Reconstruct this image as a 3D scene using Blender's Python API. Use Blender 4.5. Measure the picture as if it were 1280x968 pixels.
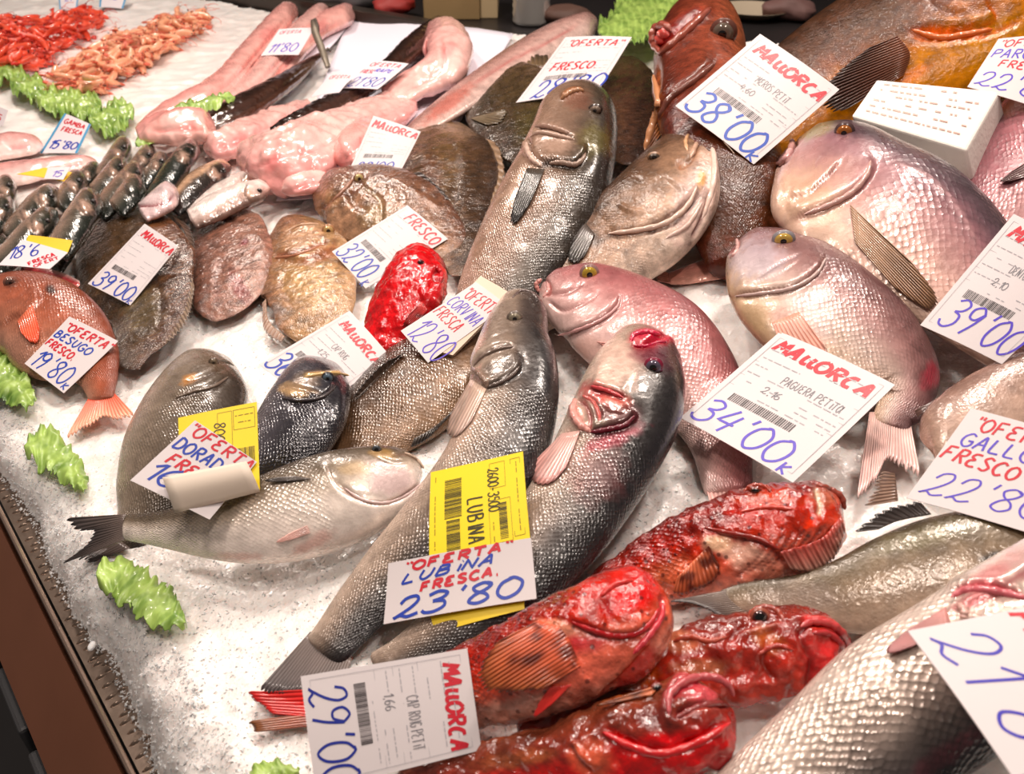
import bpy, math, random, time
import numpy as np
from mathutils import Vector
from mathutils.bvhtree import BVHTree
T00 = time.time()
for o in list(bpy.data.objects): bpy.data.objects.remove(o)
COL = bpy.context.scene.collection
SC = bpy.context.scene
# ---------------------------------------------------------------- camera
CAMZ = 1.51; PITCH = math.radians(35.0); F = 1050.0
CAM = np.array([0.0, 0.0, CAMZ])
cam_d = bpy.data.cameras.new('camera'); cam = bpy.data.objects.new('camera', cam_d); COL.objects.link(cam)
cam.location = CAM; cam.rotation_euler = (math.radians(90) - PITCH, 0, 0)
cam_d.sensor_fit = 'HORIZONTAL'; cam_d.sensor_width = 36; cam_d.lens = 36 * F / 1280; cam_d.clip_start = .02
cam_d.dof.use_dof = True; cam_d.dof.focus_distance = .93; cam_d.dof.aperture_fstop = 9.0
SC.camera = cam
# ---------------------------------------------------------------- world, lights, exposure
w = bpy.data.worlds.new('world'); SC.world = w; w.use_nodes = True
w.node_tree.nodes['Background'].inputs[0].default_value = (1.0, .84, .75, 1)
w.node_tree.nodes['Background'].inputs[1].default_value = .13
def lamp(x, y, z, sx, sy, power, col=(1, .86, .765), target=(0.1, 1.1, .95)):
    d = bpy.data.lights.new('market_lamp', 'AREA'); d.shape = 'RECTANGLE'; d.size = sx; d.size_y = sy
    d.energy = power; d.color = col
    o = bpy.data.objects.new('market_lamp', d); COL.objects.link(o); o.location = (x, y, z)
    o.rotation_euler = (Vector(target) - Vector((x, y, z))).to_track_quat('-Z', 'Y').to_euler()
    return o
lamp(-.5, 1.9, 2.9, .14, .14, 18); lamp(.55, 1.5, 2.8, .14, .14, 17); lamp(1.3, 2.3, 2.9, .14, .14, 16)
lamp(-.9, .7, 2.7, .2, .2, 12); lamp(.3, .1, 2.7, .2, .2, 9)
lamp(0.2, 1.6, 3.3, 2.0, 1.4, 17)
lamp(-1.5, 3.4, 2.9, .3, .3, 30, target=(-1.0, 2.3, .9))
SC.view_settings.view_transform = 'Standard'; SC.view_settings.look = 'None'; SC.view_settings.gamma = 1
SC.view_settings.use_curve_mapping = False; SC.view_settings.exposure = 0.12
SC.cycles.max_bounces = 6; SC.cycles.diffuse_bounces = 3; SC.cycles.glossy_bounces = 3; SC.cycles.transmission_bounces = 4
SC.cycles.caustics_reflective = False; SC.cycles.caustics_refractive = False; SC.cycles.sample_clamp_indirect = 4
# ---------------------------------------------------------------- geometry of the view and of the bed of ice
RX = np.array([1., 0, 0]); RU = np.array([0, math.sin(PITCH), math.cos(PITCH)]); RF = np.array([0, math.cos(PITCH), -math.sin(PITCH)])
SLOPE = .13; ICE0 = .95
MOUNDS = []   # (x, y, radius, height)
def rays(px, py):
    px = np.asarray(px, float); py = np.asarray(py, float)
    return ((px - 640) / F)[..., None] * RX + ((484 - py) / F)[..., None] * RU + RF
def ice(x, y):
    z = ICE0 + SLOPE * np.clip(x, -.5, 1.3)
    for mx, my, r, h in MOUNDS:
        z = z + h * np.exp(-((x - mx) ** 2 + (y - my) ** 2) / r ** 2)
    return z
def hit(px, py, h=0.):
    d = rays(px, py); t = np.full(d.shape[:-1], 1.)
    n = np.array([-SLOPE, 0, 1.])
    t = ((ICE0 + h) - CAMZ) / (d @ n)
    for _ in range(14):
        P = CAM + d * t[..., None]
        e = P[..., 2] - (ice(P[..., 0], P[..., 1]) + h)
        t = t + e / -d[..., 2] * .85
    return CAM + d * t[..., None]
def project(P):
    v = P - CAM; dz = v @ RF
    return 640 + F * (v @ RX) / dz, 484 - F * (v @ RU) / dz, dz
def on_plane(px, py, C, N):
    d = rays(px, py); t = ((C - CAM) * N).sum(-1) / (d * N).sum(-1)
    return CAM + d * t[..., None]
p_ = hit(1130., 190.); MOUNDS.append((p_[0] + .05, p_[1] - .05, .38, .07))
CROPS = dict(A=(0, 0, .3359), B=(400, 0, .3359), C=(800, 0, .375), D=(0, 300, .3359), E=(400, 300, .3359), F=(800, 300, .375),
             G=(0, 600, .3802), H=(300, 640, .375), I=(750, 600, .4141), J=(0, 150, .2031), K=(200, 150, .2031),
             L=(640, 100, .2067), M=(560, 350, .2583), N=(730, 590, .2789), P=(560, 690, .2969), Q=(250, 0, .3047),
             R=(900, 120, .31), S=(0, 0, .2031), O=(0, 0, 1.))
def fx(tag, pts):
    ox, oy, s = CROPS[tag]
    return [(ox + p[0] * s, oy + p[1] * s) for p in pts]
# ---------------------------------------------------------------- numeric helpers
def srgb(c):
    c = np.asarray(c, float) / 255.
    return np.where(c <= .04045, c / 12.92, ((c + .055) / 1.055) ** 2.4)
def hashn(i, j, k, seed):
    h = (i * 374761393 + j * 668265263 + k * 2147483647 + seed * 1274126177) & 0xffffffff
    h = ((h ^ (h >> 13)) * 1274126177) & 0xffffffff
    return ((h ^ (h >> 16)) & 0xffff) / 65535.
def noise(P, s, seed=0):
    P = np.asarray(P) * s; I = np.floor(P).astype(np.int64); f = P - I; f = f * f * (3 - 2 * f)
    out = 0
    for a in (0, 1):
        for b in (0, 1):
            for c in (0, 1):
                wt = (f[..., 0] if a else 1 - f[..., 0]) * (f[..., 1] if b else 1 - f[..., 1]) * (f[..., 2] if c else 1 - f[..., 2])
                out = out + wt * hashn(I[..., 0] + a, I[..., 1] + b, I[..., 2] + c, seed)
    return out * 2 - 1
def fbm(P, s, seed=0, o=3):
    r = 0; a = 1
    for k in range(o): r = r + a * noise(P, s * 2 ** k, seed + k); a *= .5
    return r / 1.75
def spline(pts, n, per=None):
    """Catmull-Rom through pts (list of k-tuples), n samples, even in chord length of the first two coordinates."""
    P = np.array(pts, float)
    if len(P) == 2: P = np.array([P[0], (P[0] + P[1]) / 2, P[1]])
    L = np.r_[0, np.cumsum(np.maximum(1e-4, np.linalg.norm(np.diff(P[:, :2], axis=0), axis=1)))]
    t = np.linspace(0, L[-1], n); i = np.clip(np.searchsorted(L, t, 'right') - 1, 0, len(P) - 2)
    m = np.zeros_like(P); m[1:-1] = (P[2:] - P[:-2]) / (L[2:] - L[:-2])[:, None]
    m[0] = (P[1] - P[0]) / (L[1] - L[0]); m[-1] = (P[-1] - P[-2]) / (L[-1] - L[-2])
    h = (L[i + 1] - L[i])[:, None]; u = ((t - L[i])[:, None]) / h
    return (2 * u ** 3 - 3 * u ** 2 + 1) * P[i] + (u ** 3 - 2 * u ** 2 + u) * h * m[i] + (-2 * u ** 3 + 3 * u ** 2) * P[i + 1] + (u ** 3 - u ** 2) * h * m[i + 1]
def nrm(v): return v / np.maximum(1e-9, np.linalg.norm(v, axis=-1, keepdims=True))
def seg_dist(X, Y, pl):
    """distance of points to a polyline, signed side, and parameter along it"""
    best = np.full(X.shape, 1e9); sgn = np.zeros(X.shape); tt = np.zeros(X.shape)
    pl = np.asarray(pl, float); n = len(pl) - 1
    for k in range(n):
        a, b = pl[k], pl[k + 1]; d = b - a; L2 = max(1e-6, d @ d)
        t = np.clip(((X - a[0]) * d[0] + (Y - a[1]) * d[1]) / L2, 0, 1)
        qx = X - a[0] - t * d[0]; qy = Y - a[1] - t * d[1]; r = np.hypot(qx, qy)
        c = d[0] * qy - d[1] * qx; u = r < best
        best = np.where(u, r, best); sgn = np.where(u, np.sign(c), sgn); tt = np.where(u, (k + t) / n, tt)
    return best, sgn, tt
# ---------------------------------------------------------------- materials
MATS = {}
def nodes(name):
    m = bpy.data.materials.new(name); m.use_nodes = True; nt = m.node_tree
    return m, nt, nt.nodes['Principled BSDF']
def N(nt, t, **k):
    n = nt.nodes.new(t)
    for a, b in k.items(): setattr(n, a, b)
    return n
def math_(nt, op, a, b=None, clamp=False):
    n = N(nt, 'ShaderNodeMath', operation=op, use_clamp=clamp)
    for i, v in enumerate((a, b)):
        if v is None: continue
        if hasattr(v, 'node'): nt.links.new(v, n.inputs[i])
        else: n.inputs[i].default_value = v
    return n.outputs[0]
def plain(name, rgb, rough=.5, metal=0, bump=0, bscale=200, coat=0, trans=0, var=0, ior=1.45, sss=0):
    if name in MATS: return MATS[name]
    m, nt, b = nodes(name); c = srgb(rgb)
    b.inputs['Base Color'].default_value = (*c, 1); b.inputs['Roughness'].default_value = rough; b.inputs['Metallic'].default_value = metal
    b.inputs['Coat Weight'].default_value = coat; b.inputs['Coat Roughness'].default_value = .08
    b.inputs['Transmission Weight'].default_value = trans; b.inputs['IOR'].default_value = ior
    if sss:
        b.inputs['Subsurface Weight'].default_value = sss; b.inputs['Subsurface Scale'].default_value = .01
        b.inputs['Subsurface Radius'].default_value = (1, .6, .5)
    if bump or var:
        tc = N(nt, 'ShaderNodeTexCoord'); nz = N(nt, 'ShaderNodeTexNoise'); nz.inputs['Scale'].default_value = bscale; nz.inputs['Detail'].default_value = 3
        nt.links.new(tc.outputs['Object'], nz.inputs['Vector'])
        if bump:
            bp = N(nt, 'ShaderNodeBump'); bp.inputs['Strength'].default_value = bump; bp.inputs['Distance'].default_value = .002
            nt.links.new(nz.outputs['Fac'], bp.inputs['Height']); nt.links.new(bp.outputs[0], b.inputs['Normal'])
        if var:
            hs = N(nt, 'ShaderNodeHueSaturation'); hs.inputs['Color'].default_value = (*c, 1)
            nt.links.new(math_(nt, 'ADD', math_(nt, 'MULTIPLY', nz.outputs['Fac'], 2 * var), 1 - var), hs.inputs['Value'])
            nt.links.new(hs.outputs[0], b.inputs['Base Color'])
    MATS[name] = m; return m
def skin_mat(name, scale=.006, sc_str=.5, sc_bump=.5, rough=.28, metal=.1, mott=.25, mscale=60, wet=.6, nb=.35, nbs=110, spots=None):
    """wet fish skin: painted vertex colour x scales x mottling, with scale relief"""
    if name in MATS: return MATS[name]
    m, nt, b = nodes(name); L = nt.links.new
    at = N(nt, 'ShaderNodeAttribute', attribute_name='Col'); uv = N(nt, 'ShaderNodeUVMap'); tc = N(nt, 'ShaderNodeTexCoord')
    mp = N(nt, 'ShaderNodeMapping'); mp.inputs['Rotation'].default_value = (0, 0, math.radians(45)); mp.inputs['Scale'].default_value = (1 / scale,) * 3
    L(uv.outputs[0], mp.inputs[0])
    vo = N(nt, 'ShaderNodeTexVoronoi', voronoi_dimensions='2D'); vo.inputs['Scale'].default_value = 1; vo.inputs['Randomness'].default_value = .42
    L(mp.outputs[0], vo.inputs['Vector'])
    d = vo.outputs['Distance']; inv = math_(nt, 'SUBTRACT', 1.1, math_(nt, 'MULTIPLY', math_(nt, 'MULTIPLY', d, d), 1.6))
    sep = N(nt, 'ShaderNodeSeparateColor'); L(vo.outputs['Color'], sep.inputs[0])
    val = math_(nt, 'MULTIPLY', inv, math_(nt, 'ADD', math_(nt, 'MULTIPLY', sep.outputs[0], .4), .8))
    nl = N(nt, 'ShaderNodeTexNoise'); nl.inputs['Scale'].default_value = 32; nl.inputs['Detail'].default_value = 2; L(tc.outputs['Object'], nl.inputs['Vector'])
    vary = math_(nt, 'MULTIPLY', math_(nt, 'SUBTRACT', nl.outputs['Fac'], .28), 2.6, True); salpha = math_(nt, 'MULTIPLY', at.outputs['Alpha'], vary)
    sfac = math_(nt, 'MULTIPLY', salpha, sc_str * 1.2)
    mul = math_(nt, 'ADD', math_(nt, 'MULTIPLY', val, sfac), math_(nt, 'SUBTRACT', 1, math_(nt, 'MULTIPLY', sfac, .82)))
    nz = N(nt, 'ShaderNodeTexNoise'); nz.inputs['Scale'].default_value = mscale; nz.inputs['Detail'].default_value = 5; nz.inputs['Roughness'].default_value = .65
    L(tc.outputs['Object'], nz.inputs['Vector'])
    mo = math_(nt, 'ADD', math_(nt, 'MULTIPLY', math_(nt, 'SUBTRACT', nz.outputs['Fac'], .5), 3.2 * mott), 1)
    hs = N(nt, 'ShaderNodeHueSaturation'); L(at.outputs['Color'], hs.inputs['Color']); L(math_(nt, 'MULTIPLY', mul, mo), hs.inputs['Value'])
    hs.inputs['Saturation'].default_value = 1.03
    out = hs.outputs[0]
    if spots:
        v2 = N(nt, 'ShaderNodeTexVoronoi', feature='F1'); v2.inputs['Scale'].default_value = spots[0]; v2.inputs['Randomness'].default_value = 1
        L(tc.outputs['Object'], v2.inputs['Vector'])
        rs = N(nt, 'ShaderNodeMapRange'); rs.inputs[1].default_value = spots[1]; rs.inputs[2].default_value = spots[1] + .1; rs.inputs[3].default_value = spots[3]; rs.inputs[4].default_value = 0
        L(v2.outputs['Distance'], rs.inputs[0])
        mx = N(nt, 'ShaderNodeMix', data_type='RGBA'); L(rs.outputs[0], mx.inputs[0]); L(out, mx.inputs[6]); mx.inputs[7].default_value = (*srgb(spots[2]), 1)
        out = mx.outputs[2]
    L(out, b.inputs['Base Color'])
    n2 = N(nt, 'ShaderNodeTexNoise'); n2.inputs['Scale'].default_value = nbs; n2.inputs['Detail'].default_value = 4; L(tc.outputs['Object'], n2.inputs['Vector'])
    hgt = math_(nt, 'ADD', math_(nt, 'MULTIPLY', math_(nt, 'MULTIPLY', val, salpha), sc_bump * 1.1), math_(nt, 'MULTIPLY', n2.outputs['Fac'], nb * 1.6))
    bp = N(nt, 'ShaderNodeBump'); bp.inputs['Strength'].default_value = .75; bp.inputs['Distance'].default_value = .0016
    L(hgt, bp.inputs['Height']); L(bp.outputs[0], b.inputs['Normal'])
    L(math_(nt, 'ADD', math_(nt, 'MULTIPLY', sep.outputs[1], .12), rough - .04), b.inputs['Roughness'])
    b.inputs['Metallic'].default_value = metal; b.inputs['Coat Weight'].default_value = wet; b.inputs['Coat Roughness'].default_value = .16
    L(bp.outputs[0], b.inputs['Coat Normal'])
    MATS[name] = m; return m
def fin_mat():
    if 'fin' in MATS: return MATS['fin']
    m, nt, b = nodes('fin'); at = N(nt, 'ShaderNodeAttribute', attribute_name='Col'); nt.links.new(at.outputs['Color'], b.inputs['Base Color'])
    b.inputs['Roughness'].default_value = .3; b.inputs['Coat Weight'].default_value = .5; b.inputs['Coat Roughness'].default_value = .15
    MATS['fin'] = m; return m
# ---------------------------------------------------------------- object helpers
def mesh_from(name, V, Fq, mat, parent=None, origin=None, col=None, uv=None, smooth=True, loop=None):
    V = np.asarray(V, np.float32); me = bpy.data.meshes.new(name)
    if isinstance(Fq, np.ndarray):
        k = Fq.shape[1]; n = len(Fq)
        me.vertices.add(len(V)); me.loops.add(n * k); me.polygons.add(n)
        if origin is not None: V = V - np.asarray(origin, np.float32)
        me.vertices.foreach_set('co', V.ravel()); me.loops.foreach_set('vertex_index', Fq.astype(np.int32).ravel())
        me.polygons.foreach_set('loop_start', np.arange(0, n * k, k, dtype=np.int32)); me.polygons.foreach_set('loop_total', np.full(n, k, np.int32))
        me.update(calc_edges=True)
    else:
        if origin is not None: V = V - np.asarray(origin, np.float32)
        me.from_pydata(V.tolist(), [], Fq); me.update()
    me.polygons.foreach_set('use_smooth', np.full(len(me.polygons), smooth))
    if col is not None:
        a = me.color_attributes.new('Col', 'FLOAT_COLOR', 'POINT'); a.data.foreach_set('color', np.asarray(col, np.float32).ravel())
    if uv is not None:
        u = me.uv_layers.new(name='UVMap'); u.data.foreach_set('uv', np.asarray(uv, np.float32).ravel())
    for mm in (mat if isinstance(mat, (list, tuple)) else [mat]): me.materials.append(mm)
    o = bpy.data.objects.new(name, me); COL.objects.link(o)
    if parent is not None: o.parent = parent
    elif origin is not None: o.location = Vector([float(v) for v in origin])
    return o
def tag(o, label=None, cat=None, group=None, kind=None):
    if label: o['label'] = label
    if cat: o['category'] = cat
    if group: o['group'] = group
    if kind: o['kind'] = kind
    return o
def empty(name, loc, label, cat, group=None):
    o = bpy.data.objects.new(name, None); COL.objects.link(o); o.location = Vector([float(v) for v in loc]); o.empty_display_size = .02
    return tag(o, label, cat, group)
def grid_faces(n, m, wrap=False):
    i, j = np.meshgrid(np.arange(n - 1), np.arange(m if wrap else m - 1), indexing='ij'); j2 = (j + 1) % m
    return np.stack([i * m + j, (i + 1) * m + j, (i + 1) * m + j2, i * m + j2], -1).reshape(-1, 4)
def box_vf(x0, x1, y0, y1, z0, z1):
    V = [(x, y, z) for x in (x0, x1) for y in (y0, y1) for z in (z0, z1)]
    return V, [(0, 1, 3, 2), (4, 6, 7, 5), (0, 4, 5, 1), (2, 3, 7, 6), (0, 2, 6, 4), (1, 5, 7, 3)]
def bevelmod(o, wd=.003, seg=2):
    m = o.modifiers.new('b', 'BEVEL'); m.width = wd; m.segments = seg; return o
def solid(o, th):
    m = o.modifiers.new('s', 'SOLIDIFY'); m.thickness = th; m.offset = 0; return o
def join_vf(parts):
    V = []; Fc = []
    for v, f in parts:
        k = len(V); V += [tuple(p) for p in v]; Fc += [tuple(i + k for i in q) for q in f]
    return V, Fc
def tube_vf(P, r, m=8):
    """round tube through P (n,3) with radii r"""
    P = np.asarray(P, float); n = len(P); r = np.broadcast_to(r, (n,)); T = nrm(np.gradient(P, axis=0))
    up = np.array([0, 0, 1.]); S = np.cross(T, up); S = np.where(np.linalg.norm(S, axis=1, keepdims=True) < .1, np.array([1., 0, 0]), S); S = nrm(S); U = np.cross(S, T)
    a = np.linspace(0, 2 * math.pi, m, endpoint=False)
    V = P[:, None] + r[:, None, None] * (np.cos(a)[None, :, None] * S[:, None] + np.sin(a)[None, :, None] * U[:, None])
    Fc = [tuple(q) for q in grid_faces(n, m, True)] + [tuple(range(m - 1, -1, -1)), tuple((n - 1) * m + k for k in range(m))]
    return V.reshape(-1, 3), Fc
REG = {}     # name -> BVH of what is already lying there
def cast(px, py, excl=()):
    d = rays(px, py); dv = Vector(d / np.linalg.norm(d)); best = None
    for k, b in REG.items():
        if k in excl: continue
        h = b.ray_cast(Vector(CAM), dv)
        if h[0] is not None and (best is None or h[3] < best[3]): best = h
    return best
# ---------------------------------------------------------------- fish
class Fish: pass
FISH = {}
def fish(key, name, label, cat, pts, side, k=.55, lift=0., tilt=8., ramp=None, mat=None, res=1., head=.28, feats=(), blobs=(), eyes=(),
         fins=(), lumps=None, cvar=.12, group=None, body_name='body', taper=.35, sq=1., seed=None, s0f=.55):
    seed = seed if seed is not None else abs(hash(key)) % 97 if not isinstance(key, str) else sum(map(ord, key)) % 97
    L = sum(math.hypot(pts[i + 1][0] - pts[i][0], pts[i + 1][1] - pts[i][1]) for i in range(len(pts) - 1)); wm = max(p[2] for p in pts)
    n = int(np.clip(L / 1.9 * res, 18, 250)); m = int(np.clip(wm * 1.0 * res, 16, 120)) // 2 * 2
    S = spline(pts, n); c = S[:, :2]; wd = np.maximum(S[:, 2], 1.)
    s = np.linspace(0, L, n); u = s / L
    s0 = min(pts[0][2] * s0f + 3, L * .2); wd = wd * np.sqrt(np.clip(1 - (1 - np.clip(s / s0, 0.0005, 1)) ** 2, 0, 1))
    s1 = min(pts[-1][2] * .15, L * .1); wd = wd * np.sqrt(np.clip(1 - (1 - np.clip((L - s) / s1, .0005, 1)) ** 2, 0, 1)) ** .5
    T2 = nrm(np.gradient(c, axis=0)); pr = np.stack([-T2[:, 1], T2[:, 0]], 1) * side  # towards the dorsal side
    lz = np.interp(u, np.linspace(0, 1, len(np.atleast_1d(lift))), np.atleast_1d(lift)) if np.ndim(lift) else np.full(n, float(lift))
    P0 = hit(c[:, 0], c[:, 1], .03); mpp = np.linalg.norm(P0 - CAM, axis=1) / F
    kk = k * (1 - taper * u) ; b = wd * .5 * mpp * kk
    bs = np.convolve(np.pad(b, 6, 'edge'), np.ones(13) / 13, 'valid')
    tl = math.radians(tilt); D = c + pr * wd[:, None] / 2; V = c - pr * wd[:, None] / 2
    th = np.linspace(0, 2 * math.pi, m, endpoint=False); ct = np.cos(th); st = np.sin(th)
    cs = np.sign(ct) * np.abs(ct) ** sq; ss = np.sign(st) * np.abs(st) ** sq
    Dt, Vt = D.copy(), V.copy()
    for it in range(4):
        cc = (D + V) / 2
        Cm = hit(cc[:, 0], cc[:, 1], lz + bs * .85)
        T3 = nrm(np.gradient(Cm, axis=0)); ni = nrm(np.array([-SLOPE, 0, 1.])); T3 = nrm(T3 - ((T3 @ ni) * .75)[:, None] * ni); N0 = np.array([-SLOPE, 0, 1.]) + np.array([0, -1., 0]) * math.tan(tl)
        Nn = nrm(N0 - (T3 @ N0)[:, None] * T3)
        Nn = nrm(np.stack([np.convolve(np.pad(Nn[:, a_], 4, 'edge'), np.ones(9) / 9, 'valid') for a_ in range(3)], 1))
        D3 = on_plane(D[:, 0], D[:, 1], Cm, Nn); V3 = on_plane(V[:, 0], V[:, 1], Cm, Nn)
        C3 = (D3 + V3) / 2; A3 = (D3 - V3) / 2
        R = C3[:, None] + A3[:, None] * cs[None, :, None] + Nn[:, None] * (b[:, None] * ss[None, :])[..., None]
        if it < 3:
            X, Y, _ = project(R); pj = X * pr[:, None, 0] + Y * pr[:, None, 1]
            tD = (Dt * pr).sum(1); tV = (Vt * pr).sum(1)
            lim = .3 * wd; sm = lambda q_: np.convolve(np.pad(np.clip(q_, -lim, lim), 3, 'edge'), np.ones(7) / 7, 'valid')
            D = D + pr * (sm(tD - pj.max(1)) * .9)[:, None]; V = V + pr * (sm(tV - pj.min(1)) * .9)[:, None]
            bad = ((D - V) * pr).sum(1) < .25 * wd; mid = (D + V) / 2
            D = np.where(bad[:, None], mid + pr * wd[:, None] * .125, D); V = np.where(bad[:, None], mid - pr * wd[:, None] * .125, V)
    # normals
    dU = np.gradient(R, axis=0); dT = np.roll(R, -1, 1) - np.roll(R, 1, 1); Nr = nrm(np.cross(dU, dT))
    if ((R - C3[:, None]) * Nr).sum() < 0: Nr = -Nr; flip = True
    else: flip = False
    X, Y, Z = project(R); vis = np.clip(((CAM - R) * Nr).sum(-1) / np.linalg.norm(CAM - R, axis=-1) * 5 + .8, 0, 1)
    vv = np.broadcast_to(ct[None], X.shape); uu = np.broadcast_to(u[:, None], X.shape); mp3 = mpp[:, None]
    # colour
    wob = fbm(R, 35, seed) * .16
    vs = np.array([r[0] for r in ramp]); cc_ = np.array([srgb(r[1]) for r in ramp])
    Cc = np.stack([np.interp(vv + wob, vs, cc_[:, q]) for q in range(3)], -1)
    Cc = Cc * (1 + cvar * fbm(R, 90, seed + 5)[..., None] * 1.6)
    sc = np.clip((uu - head + .03 * vv) / .04, 0, 1); sc = np.broadcast_to(sc, X.shape).copy()
    nz = fbm(R, 160, seed + 9, 2)
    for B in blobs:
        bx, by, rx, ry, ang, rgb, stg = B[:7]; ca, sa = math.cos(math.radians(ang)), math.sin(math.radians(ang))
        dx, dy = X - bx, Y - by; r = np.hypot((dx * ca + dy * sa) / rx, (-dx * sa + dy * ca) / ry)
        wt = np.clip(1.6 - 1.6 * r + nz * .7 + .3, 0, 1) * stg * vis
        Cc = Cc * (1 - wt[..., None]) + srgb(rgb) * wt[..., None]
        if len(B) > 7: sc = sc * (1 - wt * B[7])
    disp = np.zeros(X.shape)
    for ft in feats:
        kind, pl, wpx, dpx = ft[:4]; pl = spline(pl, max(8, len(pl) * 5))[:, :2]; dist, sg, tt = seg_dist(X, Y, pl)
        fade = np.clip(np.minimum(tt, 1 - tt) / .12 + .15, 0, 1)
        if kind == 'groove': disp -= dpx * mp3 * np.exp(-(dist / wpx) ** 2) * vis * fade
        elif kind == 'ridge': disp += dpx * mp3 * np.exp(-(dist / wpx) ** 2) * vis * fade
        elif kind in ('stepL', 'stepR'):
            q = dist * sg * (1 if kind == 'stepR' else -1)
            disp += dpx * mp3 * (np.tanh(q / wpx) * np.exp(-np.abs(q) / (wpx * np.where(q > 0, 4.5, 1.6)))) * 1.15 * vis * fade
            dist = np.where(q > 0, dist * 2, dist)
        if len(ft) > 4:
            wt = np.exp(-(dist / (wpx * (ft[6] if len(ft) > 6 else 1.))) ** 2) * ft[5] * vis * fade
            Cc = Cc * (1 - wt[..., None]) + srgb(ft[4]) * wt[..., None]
    if lumps:
        for (ls, amp) in lumps: disp += fbm(R, ls, seed + 20, 3) * amp * np.clip(wd / wm * 1.4, 0, 1)[:, None]
    R = R + Nr * disp[..., None]
    if mat is not None and mat.name not in ('wet_flesh', 'scorpionfish_skin', 'scorpionfish_head_skin', 'black_bream_skin'): Cc = np.clip(Cc, 0, 1) ** 1.22 * .97
    Cc = np.clip(Cc, 0.002, 1)
    f = grid_faces(n, m, True)
    if not flip: f = f[:, ::-1]
    arc = np.r_[0, np.cumsum(np.linalg.norm(np.diff(C3, axis=0), axis=1))]; circ = float(wm * mpp.mean() * 1.35)
    i, j = np.meshgrid(np.arange(n - 1), np.arange(m), indexing='ij')
    uvq = np.stack([np.stack([arc[i], j / m * 2 * circ], -1), np.stack([arc[i + 1], j / m * 2 * circ], -1), np.stack([arc[i + 1], (j + 1) / m * 2 * circ], -1), np.stack([arc[i], (j + 1) / m * 2 * circ], -1)], 2).reshape(-1, 4, 2)
    if not flip: uvq = uvq[:, ::-1]
    Vt_ = R.reshape(-1, 3)
    o0 = C3[n // 2].copy(); o0[2] = Vt_[:, 2].min()
    root = empty(name, o0, label, cat, group)
    col4 = np.concatenate([Cc, sc[..., None]], -1)
    body = mesh_from(body_name, Vt_, f, mat, root, o0, col4.reshape(-1, 4), uvq)
    bvh = BVHTree.FromPolygons(Vt_.tolist(), f.tolist()); REG[key] = bvh
    q = Fish(); q.root = root; q.o = o0; q.bvh = bvh; q.C = C3; q.N = Nn; q.px = c; q.mpp = float(mpp.mean()); q.R = R; q.key = key
    FISH[key] = q
    for e in eyes: eye(q, *e)
    for fn in fins: fin(q, *fn)
    return q
def fcast(q, x, y):
    d = rays(x, y); return q.bvh.ray_cast(Vector(CAM), Vector(d / np.linalg.norm(d)))
def eye(q, x, y, r, iris=(190, 160, 80), ring=(60, 50, 45), pup=.56, squash=1.):
    h = fcast(q, x, y)
    if h[0] is None: return
    c = np.array(h[0]); n = nrm(np.array(h[1])); vd = nrm(CAM - c); n = nrm(n * .35 + vd); rad = r * np.linalg.norm(c - CAM) / F; c = c + vd * rad * .06 - nrm(np.array(h[1])) * rad * .12
    a = nrm(np.cross(n, RU)); b = np.cross(n, a)
    def dome(r0, r1, hgt, off, nr=6, m=20):
        rr = np.linspace(r0, r1, nr); th = np.linspace(0, 2 * math.pi, m, endpoint=False)
        z = hgt * np.sqrt(np.clip(1 - (rr / r1) ** 2, 0, 1)) + off
        V = c + rad * (rr[:, None, None] * (np.cos(th)[None, :, None] * a + np.sin(th)[None, :, None] * b * squash) + z[:, None, None] * n)
        return V.reshape(-1, 3), [tuple(f) for f in grid_faces(nr, m, True)]
    v1 = dome(.01, 1.3, .55, -.28, 8, 24); o1 = mesh_from('eye', v1[0], v1[1], plain('eye_rim_%d_%d_%d' % ring, ring, .25, coat=.6), q.root, q.o)
    v2 = dome(.01, 1., .45, .05); o2 = mesh_from('iris', v2[0], v2[1], plain('iris_%d_%d_%d' % iris, iris, .15, .25, coat=1), o1, q.o)
    v3 = dome(.01, pup, .16, .37, 4); o3 = mesh_from('pupil', v3[0], v3[1], plain('pupil', (8, 7, 8), .05, coat=1), o1, q.o)
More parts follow.
